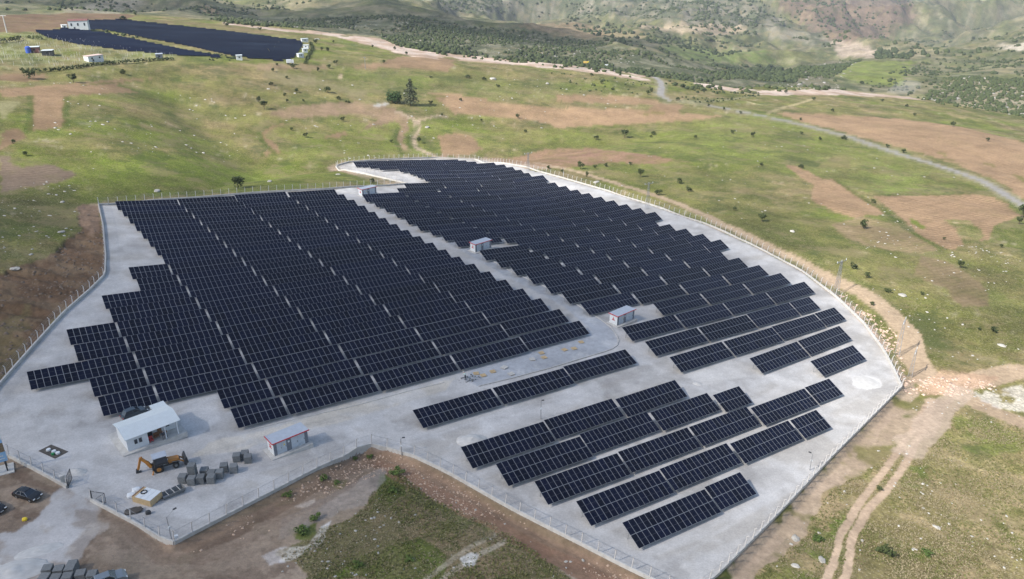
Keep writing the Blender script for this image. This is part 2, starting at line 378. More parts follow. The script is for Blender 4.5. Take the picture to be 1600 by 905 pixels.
for P in [((1480, 248), (1488, 251)), ((1545, 257), (1553, 260)), ((1590, 275), (1600, 283)), ((1470, 240), (1478, 243)), ((1010, 178), (1035, 176))]:
    C = blend(C, strip_mask(list(P), 5, 1.5), G_OL, .8)
# bare dug soil left of the compound and dirt outside the gate
DUG = [(150, 318), (161, 330), (164, 360), (166, 400), (164, 433), (141, 456), (101, 491), (51, 546), (-60, 660), (-60, 440), (0, 425), (30, 418), (70, 402), (105, 380), (133, 350), (120, 322)]
m = mask(DUG, 3); C = blend(C, m, np.array([.165, .112, .078])*(.6+.8*fbm(GX/10, GY/2.5, 57, 4)[..., None]), .95); C = blend(C, m & (fbm(GX/7, GY/3, 51, 4) > .56), [.25, .19, .13], .6); VEG = np.where(m, .1, VEG)
mm_ = mask([(120, 322), (150, 318), (160, 345), (150, 370), (128, 350)], 2); C = blend(C, mm_, [.27, .20, .15], .8)
m = mask([(-80, 560), (0, 520), (60, 470), (0, 640), (-80, 700)], 5); C = blend(C, m, [.16, .145, .08], .5)
LOW = [(-80, 700), (14, 712), (105, 763), (142, 768), (272, 852), (420, 785), (560, 703), (600, 697), (700, 745), (800, 805), (1000, 905), (1060, 960), (-80, 960)]
m = mask(LOW, .3); C = blend(C, m, np.array([.345, .285, .23])*(.7+.5*n2+.2*n5)[..., None], .95); VEG = np.where(m, .2, VEG)
C = blend(C, m & (fbm(GX/3, GY/3, 52, 4) > .58), [.17, .13, .10], .65)
m = mask([(480, 905), (430, 870), (520, 820), (560, 800), (600, 760), (640, 735), (680, 770), (760, 810), (830, 850), (900, 905), (1010, 960), (420, 960)], 2.5)
C = blend(C, m, np.array([.105, .115, .045])*(.7+.7*n3[..., None]), .9); C = blend(C, m, [.30, .235, .165], .75*sst(fbm(GX/5, GY/5, 53, 5, .6), .46, .58)); VEG = np.where(m, .9, VEG)
for P, c, k in [([(560, 870), (650, 845), (700, 870), (690, 905), (520, 905)], [.09, .15, .02], .7), ([(600, 735), (640, 735), (640, 770), (610, 790), (590, 780)], [.08, .13, .02], .8), ([(450, 830), (500, 820), (492, 845), (462, 845)], [.09, .13, .025], .85),
                ([(495, 740), (545, 745), (540, 765), (505, 750)], [.09, .12, .03], .6), ([(430, 778), (465, 766), (460, 780), (435, 788)], [.10, .13, .03], .8)]:
    C = blend(C, mask(P, 1.5), np.array(c)*(.6+.8*n3[..., None]), k)
m = mask([(480, 790), (560, 750), (600, 720), (612, 745), (570, 790), (530, 800), (480, 830), (430, 850), (440, 810)], 1.5); C = blend(C, m, [.36, .33, .30], .6)
m = mask([(408, 872), (440, 858), (480, 855), (500, 828), (515, 815), (505, 850), (460, 875), (420, 885)], 1.2); C = blend(C, m, [.80, .79, .77], .85)
m = mask([(460, 787), (492, 778), (490, 785), (475, 793)], .6); C = blend(C, m, [.80, .74, .66], .8)
for ln in ([(1000, 1), (1, 1)],): pass
for ln, w_, c, k in [([(690, 905), (720, 885), (770, 855), (800, 832)], 1.0, [.55, .50, .43], .7), ([(660, 905), (700, 880), (750, 845), (785, 822)], .9, [.55, .50, .43], .6)]:
    C = blend(C, strip_mask(ln, w_, .5), c, k)
m = mask([(720, 872), (738, 862), (750, 866), (745, 882), (728, 885)], .6); C = blend(C, m, [.75, .76, .78], .85)
# rubble strip outside the lower wall
m = strip_mask([(605, 699), (700, 748), (800, 808), (900, 862), (1010, 925)], 9, 2.2) & mask(LOW, .3)
C = blend(C, m, np.array([.27, .175, .125])*(.7+.6*n3[..., None]), .85)
m = strip_mask([(276, 858), (400, 797), (560, 709)], 6, 2.) & mask(LOW, .3); C = blend(C, m, np.array([.20, .15, .115])*(.7+.6*n3[..., None]), .85)
# right hand side bare ground, tracks
m = mask([(1408, 606), (1450, 592), (1500, 600), (1480, 640), (1440, 690), (1390, 710), (1320, 742), (1240, 850), (1190, 905), (1150, 960), (1080, 960), (1115, 905), (1300, 713)], 3)
C = blend(C, m, np.array([.42, .345, .265])*(.75+.5*n3[..., None]), .9*sst(fbm(GX/6, GY/6, 62, 4), .36, .52)+.05); VEG = np.where(m, .3, VEG)
TR = DIRT*1.22
for ln, w_ in [([(840, 255), (900, 268), (960, 285), (1060, 318), (1180, 372), (1250, 405), (1300, 435)], 4.2), ([(1300, 435), (1350, 458), (1390, 488), (1420, 520), (1430, 560), (1450, 590)], 6.5), ([(1440, 590), (1500, 618), (1560, 645), (1640, 680)], 6), ([(1450, 588), (1500, 598), (1560, 588), (1595, 580)], 7)]:
    m = strip_mask(ln, w_, 1.3); C = blend(C, m, TR*(.86+.3*n2[..., None]), .93); VEG = np.where(m, 0, VEG); ZONE = np.where(m, 4, ZONE)
m = mask([(1310, 462), (1345, 490), (1382, 540), (1400, 585), (1412, 600), (1450, 592), (1470, 575), (1560, 590), (1545, 600), (1480, 615), (1410, 606), (1395, 575), (1370, 530), (1330, 485)], 2)
C = blend(C, m, np.array([.50, .37, .27])*(.75+.5*n3[..., None]), .85)
m = mask([(1515, 612), (1600, 605), (1640, 640), (1600, 645), (1540, 630)], 2.5); C = blend(C, m & (n3 > .42), [.62, .60, .57], .75)
m = mask([(1425, 605), (1445, 608), (1450, 618), (1430, 617)], .6); C = blend(C, m, G_OL, .9)
for ln, w_ in [([(1455, 620), (1425, 670), (1400, 710), (1372, 745), (1340, 790), (1312, 835), (1303, 870), (1290, 910)], 1.5), ([(1463, 622), (1436, 680), (1416, 722), (1390, 760), (1352, 800), (1332, 835), (1326, 870), (1318, 910)], 1.6)]:
    m = strip_mask(ln, w_*.9, .35); VEG = np.where(m, 0, VEG); C = blend(C, m, np.array([.50, .40, .31])*(.85+.3*n3[..., None]), .9)
m = strip_mask([(1500, 610), (1470, 640), (1440, 670), (1420, 700)], 6, 2.5); VEG = np.where(m, .1, VEG); C = blend(C, m, [.50, .42, .34], .75)
for P, c, k, s_ in [([(1380, 770), (1500, 725), (1640, 750), (1640, 960), (1500, 905), (1420, 850)], [.40, .33, .22], .75, 5), ([(1150, 905), (1230, 830), (1330, 740), (1390, 715), (1370, 760), (1320, 800), (1280, 905)], [.38, .30, .21], .6, 4), ([(1430, 700), (1500, 690), (1600, 740), (1600, 800), (1450, 770)], [.36, .31, .20], .6, 6),
                 ([(1275, 812), (1318, 800), (1308, 870), (1250, 866), (1240, 835)], [.10, .165, .03], .85, 3), ([(1490, 645), (1640, 665), (1640, 715), (1480, 700)], [.13, .17, .045], .7, 4), ([(1395, 735), (1440, 720), (1450, 760), (1410, 765)], [.10, .15, .035], .7, 3), ([(1380, 845), (1470, 850), (1450, 880), (1390, 875)], [.11, .16, .035], .7, 3)]:
    C = blend(C, mask(P, 4) & (VEG > .3), c, k*sst(fbm(GX/s_, GY/s_, 66, 5, .62), .40, .56))
# tracks on the meadow behind
for ln, w_, c in [([(690, 248), (667, 239), (647, 229), (645, 218), (652, 202), (653, 190), (640, 183), (618, 173)], 4.2, PALE*.8), ([(652, 188), (680, 182), (700, 182)], 4, PALE*.85), ([(604, 163), (588, 165)], 5, [.5, .5, .48]), ([(1035, 160), (1120, 158), (1180, 150)], 3, [.30, .30, .2]),
                 ([(1200, 177), (1225, 167), (1245, 163), (1270, 155)], 3.5, [.42, .37, .24]), ([(1210, 163), (1150, 163)], 2, [.3, .3, .2]), ([(533, 116), (531, 122)], 3, PALE), ([(690, 247), (760, 249), (800, 256), (850, 262)], 6, PALE*.75), ([(520, 262), (600, 285), (640, 290)], 5, PALE*.72)]:
    m = strip_mask(ln, w_, .7); C = blend(C, m, np.asarray(c), .85); ZONE = np.where(m & (w_ > 4), 4, ZONE)
# terraces: dark grassy banks
for ln in [[(405, 205), (425, 195), (460, 188)], [(430, 240), (412, 225), (404, 208)], [(560, 158), (500, 160), (440, 165)], [(628, 240), (616, 218), (622, 200)], [(655, 195), (640, 215), (641, 232)], [(350, 122), (240, 126), (130, 133)], [(47, 150), (46, 206)], [(104, 150), (103, 200)], [(840, 193), (900, 201), (1100, 190)], [(640, 150), (760, 150), (870, 160)], [(1362, 305), (1460, 305), (1530, 302)], [(1305, 281), (1340, 305), (1385, 333), (1440, 372), (1470, 388)], [(1600, 330), (1540, 300), (1500, 285)]]:
    C = blend(C, strip_mask(ln, 3, 1.2), [.07, .105, .022], .75)
# vineyard / garden plots far left
m = mask([(-60, 52), (60, 50), (140, 62), (280, 85), (260, 93), (120, 107), (-60, 110)], 3); C = blend(C, m & (fbm(GX/5, GY/5, 61, 3) > .52), [.30, .32, .20], .55)
# quarry band along the edge of the upland
Q1 = [(345, 34), (400, 41), (450, 46), (510, 49), (560, 50), (605, 54), (628, 72), (700, 81), (800, 92), (880, 97), (950, 103), (1000, 113), (1028, 120), (1035, 128), (1000, 126), (960, 119), (900, 111), (830, 104), (760, 98), (700, 94), (640, 88), (590, 74), (545, 63), (510, 55), (450, 50), (400, 44), (350, 38)]
Q2 = [(1085, 128), (1140, 136), (1200, 142), (1300, 138), (1370, 142), (1425, 147), (1500, 163), (1470, 160), (1400, 153), (1330, 149), (1200, 149), (1140, 143), (1090, 134)]
for Q in (Q1, Q2):
    m = mask(Q, 5); m = m & (fbm(GX/40, GY/40, 64, 4) > .40); C = blend(C, m, np.array([.58, .46, .37])*(.6+.7*n2[..., None]), .93); C = blend(C, m & (n2 > .52), [.70, .63, .56], .6); VEG = np.where(m, 0, VEG); ZONE = np.where(m, 5, ZONE)
# asphalt road
ROAD = [(900, 106), (950, 110), (1000, 114), (1022, 119), (1032, 127), (1034, 137), (1031, 148), (1045, 156), (1075, 159), (1100, 163), (1150, 173), (1200, 183), (1270, 199), (1330, 215), (1400, 239), (1460, 257), (1500, 270), (1535, 283), (1560, 297), (1580, 310), (1600, 321), (1640, 343)]
m = strip_mask(ROAD, 11, 2); C = blend(C, m, [.34, .32, .25], .45)
m = strip_mask(ROAD, 5.2, .2); C = blend(C, m, np.array([.275, .262, .245]), .97); VEG = np.where(m, 0, VEG); FUR = np.where(m, 0, FUR); ZONE = np.where(m, 3, ZONE); GRV = np.where(m, 1, GRV)
# far side: forest slopes, mountains, valley floor
farm_ = (RR > er[:, None]+25)
FO = [(290, 10), (330, 8), (400, 26), (480, 31), (560, 26), (640, 24), (700, 36), (800, 47), (900, 60), (960, 70), (1010, 80), (1060, 92), (1130, 106), (1200, 118), (1220, 145), (1100, 145), (1030, 130), (900, 110), (800, 98), (700, 88), (620, 72), (590, 56), (450, 46), (380, 40), (340, 34)]
G_FAR = np.array([.155, .175, .085])
C = blend(C, farm_, G_FAR*(.75+.5*n4[..., None]), .8)
C = blend(C, farm_ & (fbm(GX/70, GY/70, 71, 4) > .56), [.34, .30, .22], .55)
C = blend(C, farm_, np.array([.075, .095, .055]), .75*sst(fbm(GX/34, GY/34, 73, 5, .62), .46, .58)); C = blend(C, farm_, np.array([.38, .35, .28]), .5*sst(fbm(GX/16, GY/16, 74, 4, .6), .58, .68)); ridge = sst((rid2-.6)*2.5); C = blend(C, farm_, np.array([.10, .13, .07]), .35*(1-sst(rid, .45, .75)))
m = mask(FO, 20) & farm_; C = blend(C, m, np.array([.075, .092, .055]), .85); C = blend(C, m & (fbm(GX/14, GY/14, 75, 4) > .56), [.33, .32, .25], .5)
M1 = [(640, -10), (1060, -40), (1180, -10), (1240, 40), (1330, 62), (1290, 75), (1200, 62), (1100, 45), (1040, 30), (960, 25), (860, 30), (780, 22), (700, 20)]
m = mask(M1, 40) & farm_; C = blend(C, m, np.array([.095, .115, .080]), .85); C = blend(C, m, [.36, .33, .29], .6*sst(fbm(GX/22, GY/22, 76, 4, .6), .50, .58))
m = mask([(800, 40), (900, 35), (960, 50), (940, 60), (850, 52)], 20) & farm_; C = blend(C, m, [.36, .25, .18], .5)
m = mask([(980, 42), (1080, 38), (1160, 40), (1170, 48), (1120, 56), (1060, 50)], 15) & farm_; C = blend(C, m, [.55, .45, .36], .7)
m = mask([(880, 46), (1000, 48), (1010, 58), (900, 62)], 25) & farm_; C = blend(C, m, [.42, .33, .22], .5)
m = mask([(1030, 70), (1200, 80), (1210, 100), (1080, 95)], 25) & farm_; C = blend(C, m, [.20, .27, .09], .6)
M2 = [(1200, -20), (1420, -30), (1430, 30), (1380, 60), (1300, 65), (1240, 30)]
m = mask(M2, 40) & farm_; C = blend(C, m, np.array([.25, .17, .15]), .7); C = blend(C, m & (n2 > .55), [.14, .11, .10], .5)
m = mask([(1300, 66), (1330, 63), (1375, 82), (1372, 92), (1310, 88)], 12) & farm_; C = blend(C, m, [.50, .42, .37], .85)
m = mask([(1310, 97), (1430, 96), (1410, 135), (1350, 132), (1300, 115)], 15) & farm_; C = blend(C, m, [.21, .26, .07], .8)
m = mask([(1200, 115), (1300, 95), (1330, 97), (1290, 125), (1310, 140), (1240, 145)], 12) & farm_; C = blend(C, m, [.20, .19, .15], .7)
m = mask([(1450, 150), (1490, 120), (1600, 130), (1640, 190), (1600, 182), (1500, 165)], 14); C = blend(C, m & (n3 > .5), [.46, .40, .34], .6)
m = mask([(1560, 70), (1640, 66), (1640, 80), (1570, 78)], 14) & farm_; C = blend(C, m, [.65, .60, .54], .8)
m = mask([(90, 18), (130, 6), (190, -4), (230, 4), (170, 22)], 30) & farm_; C = blend(C, m, [.45, .41, .36], .6)
m = mask([(1120, 98), (1200, 102), (1250, 118), (1230, 135), (1170, 125), (1130, 118)], 12) & farm_; C = blend(C, m, [.05, .075, .04], .7)
m = mask([(300, 12), (325, 8), (345, 20), (340, 26)], 12) & farm_; C = blend(C, m, [.6, .42, .3], .5)
# gravel yard of the solar park
FENCE_PX = [(142, 783), (206, 817), (272, 851), (335, 818), (400, 784), (480, 742), (560, 702), (580, 697), (600, 697), (650, 716), (700, 740), (800, 797), (900, 848), (1000, 899), (1072, 937),
            (1115, 905), (1200, 820), (1300, 714), (1408, 606), (1398, 582), (1380, 548), (1350, 507), (1310, 468), (1250, 423), (1180, 386), (1100, 350), (1030, 325), (950, 299), (880, 279), (840, 268), (800, 258), (745, 250), (680, 247), (600, 250), (545, 254), (524, 260), (545, 268), (585, 276), (625, 285), (637, 288),
            (600, 291), (550, 293), (500, 297), (400, 302), (290, 311), (165, 321), (154, 321), (161, 352), (165, 400), (164, 431), (140, 455), (100, 490), (50, 545), (0, 602), (-70, 690), (-35, 700), (14, 714), (60, 738), (105, 763)]
YARD = ground_poly(FENCE_PX, 4)
yard = mask(None, .05, world=YARD)
m = strip_mask([tuple(q) for q in FENCE_PX[2:15]], 5, .8) & ~yard; C = blend(C, m, np.array([.27, .205, .155])*(.75+.5*n3[..., None]), .85); VEG = np.where(m, .1, VEG)
m = (strip_mask([tuple(q) for q in FENCE_PX[14:24]], 6.5, 1.5) | strip_mask([tuple(q) for q in FENCE_PX[23:34]], 5, 1.)) & ~yard; C = blend(C, m, np.array([.45, .37, .29])*(.75+.5*n3[..., None]), .85*sst(fbm(GX/5, GY/5, 63, 4), .36, .5)); VEG = np.where(m, .1, VEG)
m = strip_mask([tuple(q) for q in FENCE_PX[33:47]], 6, 1.5) & ~yard; C = blend(C, m, np.array([.38, .31, .23])*(.75+.5*n3[..., None]), .7)
m = yard; C = blend(C, m, GRAV*(.80+.14*n2+.15*fbm(GU/14, GV/1.3, 84, 3)+.13*n5)[..., None], 1.); VEG = np.where(m, 0, VEG); FUR = np.where(m, 0, FUR); GRV = np.where(m, 1., GRV); ZONE = np.where(m, 1, ZONE)
C = blend(C, m, [.40, .375, .34], .55*sst(fbm(GU/22, GV/5, 81, 4), .48, .62)); C = blend(C, m, [.52, .51, .50], .5*sst(fbm(GU/30, GV/3.2, 82, 5, .6), .52, .62)); C = blend(C, m, [.28, .27, .26], .45*sst(fbm(GX/9, GY/9, 83, 5, .65), .56, .66))
for P, c, k in [([(300, 712), (330, 690), (420, 670), (560, 632), (700, 594), (716, 592), (700, 612), (560, 652), (450, 684), (380, 702)], [.56, .51, .43], .7),
                ([(1000, 560), (1100, 600), (1180, 590), (1250, 600), (1130, 560), (1040, 585)], [.62, .60, .57], .5),
                ([(280, 640), (340, 615), (350, 650), (310, 690), (290, 670)], [.60, .59, .58], .5)]:
    C = blend(C, mask(P, 1.5), c, k)
for k_ in range(2):                                              # wheel tracks
    for ln in ([(250+6*k_, 745), (330, 705+4*k_), (450, 672+5*k_), (600, 632+5*k_), (690, 607+5*k_)], [(640, 690+6*k_), (760, 650+7*k_), (900, 612+6*k_), (1010, 572+6*k_)], [(980, 560+5*k_), (1060, 600+6*k_), (1200, 590+6*k_), (1330, 600+5*k_)], [(640, 705+5*k_), (780, 770+5*k_), (930, 848+5*k_)]):
        C = blend(C, strip_mask(ln, .6, .3), [.35, .33, .31], .4)
m = mask([(1330, 600), (1338, 590), (1352, 587), (1372, 592), (1378, 602), (1360, 608), (1338, 606)], .5); C = blend(C, m, [.70, .69, .67], .8)
for P_, k_ in (([(150, 800), (270, 856), (330, 870), (300, 880), (230, 860), (170, 830)], .7), ([(-60, 800), (60, 800), (20, 860), (-60, 880)], .45), ([(20, 725), (100, 765), (90, 775), (20, 742)], .7), ([(330, 880), (560, 760), (600, 715), (520, 745), (300, 860)], .45)): C = blend(C, mask(P_, 2.5) & ~yard, np.array([.17, .125, .095])*(.7+.6*n3[..., None]), k_)
m = mask([(105, 763), (142, 768), (152, 800), (120, 860), (100, 905), (60, 960), (-60, 960), (-60, 870), (30, 825), (80, 790)], 4.5); C = blend(C, m & ~yard, np.array([.46, .445, .435])*(.7+.3*n2+.3*n3)[..., None], .35+.6*sst(fbm(GX/4, GY/4, 67, 5, .62), .36, .52)); GRV = np.where(m, .8, GRV); VEG = np.where(m, 0, VEG)
m = mask([(150, 790), (240, 840), (300, 860), (500, 790), (420, 905), (130, 905)], 2) & ~yard; C = blend(C, m, [.33, .27, .215], .5)
# paved service road
PAVE = [(738, 577), (830, 547), (900, 527), (925, 516), (880, 478), (830, 452), (770, 420), (700, 380), (640, 347), (590, 322), (552, 300), (566, 298), (620, 322), (680, 355), (750, 396), (800, 425), (850, 447), (905, 478), (940, 500), (955, 512), (964, 526), (966, 537), (956, 546), (920, 557), (860, 575), (800, 591), (748, 604), (722, 592)]
m = mask(PAVE, .15) & yard; C = blend(C, m, np.array([.36, .375, .40])*(.9+.2*n2[..., None]), .95); C = blend(C, m & (n3 > .6), [.55, .55, .54], .4); ZONE = np.where(m, 6, ZONE); GRV = np.where(m, .4, GRV)
# bank of dug soil rises a little to the left of the wall
bk = mask(DUG, 3).astype(float); GZ = GZ+bk*((fbm(GX/11, GY/2.6, 58, 4, .55)-.5)*2.6+(fbm(GX/2.2, GY/2.2, 59, 2)-.5)*.5)*sst(strip_mask([tuple(q) for q in FENCE_PX[46:55]], 0, 0), .5, 4)
lum = C.mean(-1, keepdims=True); sat = lum+(C-lum)*np.where((VEG > .3) & (ZONE == 0), 1.12, 1.2)[..., None]; kk_ = np.where(ZONE == 2, .84, np.where(ZONE == 5, .72, np.where(ZONE == 4, .82, np.where(farm_, .66, .80))))[..., None]
C = np.where(((GRV > .3) | (ZONE == 6) | (ZONE == 3))[..., None], C, sat*kk_*np.where(farm_[..., None], np.array([1.02, .99, .90]), np.where(((VEG > .3) & (ZONE == 0))[..., None], np.array([1.03, .985, .90]), np.where((ZONE == 2)[..., None], np.array([.99, .90, .86]), np.array([1.0, .97, .97])))))
C = blend(C, yard & (ZONE != 6), [.53, .525, .52], .5*sst(fbm(GX/5+3*fbm(GX/11, GY/11, 87, 2), GY/5, 86, 5, .6), .50, .62)); C = np.clip(C, .01, .85)
for _ in range(1):
    B_ = C.copy(); B_[1:-1] = .12*C[:-2]+.76*C[1:-1]+.12*C[2:]; D_ = B_.copy(); D_[:, 1:-1] = .12*B_[:, :-2]+.76*B_[:, 1:-1]+.12*B_[:, 2:]; C = D_

dd_ = strip_mask([tuple(q) for q in FENCE_PX[7:30]], 0, 0)
GZ = GZ-np.where(yard, 0, 1)*.95*(1-sst(dd_, 3, 12))*sst(dd_, .1, 1.6)
dd_ = strip_mask([tuple(q) for q in FENCE_PX[2:8]], 0, 0)
GZ = GZ-np.where(yard, 0, 1)*.6*(1-sst(dd_, 3, 9))*sst(dd_, .1, 1.6)
# ---------------------------------------------------------------- ground meshes, cut by what covers them
VW = to_world(np.stack([GX, GY, GZ], -1).reshape(-1, 3)).astype(np.float32)
NP_, NR = GX.shape
ii, jj = np.meshgrid(np.arange(NP_-1), np.arange(NR-1), indexing='ij'); a_ = ii*NR+jj
quads = np.stack([a_, a_+NR, a_+NR+1, a_+1], -1).reshape(-1, 4)
zq = ZONE[:-1, :-1].reshape(-1)
def ground_material():
    m = bpy.data.materials.new('ground_cover'); m.use_nodes = True; n = m.node_tree; b = n.nodes['Principled BSDF']; L = n.links.new
    b.inputs['Roughness'].default_value = .95; b.inputs['Specular IOR Level'].default_value = .12
    ac = n.nodes.new('ShaderNodeAttribute'); ac.attribute_name = 'cover'; ak = n.nodes.new('ShaderNodeAttribute'); ak.attribute_name = 'kinds'
    sp = n.nodes.new('ShaderNodeSeparateColor'); L(ak.outputs['Color'], sp.inputs[0])       # R furrows, G vegetation, B gravel
    g = n.nodes.new('ShaderNodeNewGeometry')
    def noise(s, d=4, r_=.55):
        z = n.nodes.new('ShaderNodeTexNoise'); z.inputs['Scale'].default_value = s; z.inputs['Detail'].default_value = d; z.inputs['Roughness'].default_value = r_; L(g.outputs['Position'], z.inputs['Vector']); return z
    def rng(src, a, b_, c, d):
        r_ = n.nodes.new('ShaderNodeMapRange'); r_.inputs[1].default_value = a; r_.inputs[2].default_value = b_; r_.inputs[3].default_value = c; r_.inputs[4].default_value = d; L(src, r_.inputs[0]); return r_.outputs[0]
    def mul(a, b_):
        x = n.nodes.new('ShaderNodeMath'); x.operation = 'MULTIPLY'; L(a, x.inputs[0]); L(b_, x.inputs[1]) if not isinstance(b_, float) else x.inputs[1].__setattr__('default_value', b_); return x.outputs[0]
    def mixf(f, a, b_):
        x = n.nodes.new('ShaderNodeMix'); x.data_type = 'FLOAT'; L(f, x.inputs[0])
        for v_, k in ((a, 2), (b_, 3)):
            if isinstance(v_, float): x.inputs[k].default_value = v_
            else: L(v_, x.inputs[k])
        return x.outputs[0]
    fine = noise(1.6, 6, .65); tuft = noise(.45, 5, .7); veg = rng(fine.outputs[0], .3, .7, .55, 1.45)
    fr = noise(.035, 12, .76); fr2 = noise(.05, 12, .74); fr3 = noise(.028, 12, .78); frg = noise(.13, 10, .76)
    for q_, off in ((fr2, (130, 20, 5)), (fr3, (-90, 310, 9))):
        mp_ = n.nodes.new('ShaderNodeMapping'); mp_.inputs['Location'].default_value = off; L(g.outputs['Position'], mp_.inputs[0]); L(mp_.outputs[0], q_.inputs['Vector'])
    veg2 = mul(mul(veg, rng(tuft.outputs[0], .3, .7, .8, 1.2)), rng(fr.outputs[0], .33, .67, .55, 1.48))
    grav = mul(rng(noise(3.2, 6, .8).outputs[0], .3, .7, .80, 1.18), rng(noise(.22, 6, .65).outputs[0], .3, .7, .88, 1.10)); soil = mul(rng(noise(.9, 6, .7).outputs[0], .3, .7, .76, 1.24), rng(fr2.outputs[0], .33, .67, .74, 1.28)); grav = mul(grav, rng(frg.outputs[0], .33, .67, .86, 1.13))
    f = mixf(sp.outputs[1], soil, veg2); f = mixf(sp.outputs[2], f, grav)
    wv = n.nodes.new('ShaderNodeTexWave'); wv.inputs['Scale'].default_value = .16; wv.inputs['Distortion'].default_value = 6; wv.inputs['Detail'].default_value = 3; wv.inputs['Detail Scale'].default_value = .6
    mp = n.nodes.new('ShaderNodeMapping'); mp.inputs['Rotation'].default_value = (0, 0, R(62)); L(g.outputs['Position'], mp.inputs[0]); L(mp.outputs[0], wv.inputs[0])
    f = mul(f, mixf(sp.outputs[0], 1.0, rng(wv.outputs[1], 0, 1, .86, 1.12)))
    sc_ = n.nodes.new('ShaderNodeVectorMath'); sc_.operation = 'SCALE'; L(ac.outputs['Color'], sc_.inputs[0]); L(f, sc_.inputs['Scale'])
    # tiny flecks of dry stalks and stones in the meadows
    fl = noise(2.3, 3, .8); fk = mul(rng(fl.outputs[0], .58, .66, 0, .9), sp.outputs[1])
    mx = n.nodes.new('ShaderNodeMix'); mx.data_type = 'RGBA'; L(fk, mx.inputs[0]); L(sc_.outputs[0], mx.inputs[6]); mx.inputs[7].default_value = (.36, .32, .20, 1)
    my = n.nodes.new('ShaderNodeMix'); my.data_type = 'RGBA'; L(mul(rng(fr2.outputs[0], .53, .60, 0, .5), sp.outputs[1]), my.inputs[0]); L(mx.outputs[2], my.inputs[6]); my.inputs[7].default_value = (.215, .175, .095, 1)
    mz = n.nodes.new('ShaderNodeMix'); mz.data_type = 'RGBA'; L(mul(rng(fr3.outputs[0], .54, .60, 0, .55), sp.outputs[1]), mz.inputs[0]); L(my.outputs[2], mz.inputs[6]); mz.inputs[7].default_value = (.055, .075, .024, 1)
    L(mz.outputs[2], b.inputs['Base Color'])
    bp_ = n.nodes.new('ShaderNodeBump'); bp_.inputs['Distance'].default_value = .25; L(mixf(sp.outputs[2], .55, .12), bp_.inputs['Strength']); L(fine.outputs[0], bp_.inputs['Height']); L(bp_.outputs[0], b.inputs['Normal'])
    return m
GM = ground_material()
cv = np.concatenate([C.reshape(-1, 3), np.ones((C.shape[0]*C.shape[1], 1))], 1).astype(np.float32)
kv = np.stack([FUR, VEG, GRV, np.ones_like(GRV)], -1).reshape(-1, 4).astype(np.float32)
for zi, name in enumerate(['ground', 'gravel_yard', 'ploughed_fields', 'asphalt_road', 'dirt_track', 'quarry_ground', 'paved_road']):
    q_ = quads[zq == zi]
    if not len(q_): continue
    us, inv = np.unique(q_, return_inverse=True); inv = inv.reshape(-1)
    me = bpy.data.meshes.new(name); me.vertices.add(len(us)); me.vertices.foreach_set('co', VW[us].reshape(-1))
    me.loops.add(len(inv)); me.loops.foreach_set('vertex_index', inv.astype(np.int32))
    me.polygons.add(len(q_)); me.polygons.foreach_set('loop_start', np.arange(0, len(inv), 4, dtype=np.int32)); me.polygons.foreach_set('use_smooth', np.ones(len(q_), bool))
    me.update(calc_edges=True)
    for an, dat in (('cover', cv), ('kinds', kv)):
        at_ = me.attributes.new(an, 'FLOAT_COLOR', 'POINT'); at_.data.foreach_set('color', dat[us].reshape(-1))
    me.materials.append(GM); o = bpy.data.objects.new(name, me); col.objects.link(o); tag(o, kind='structure')
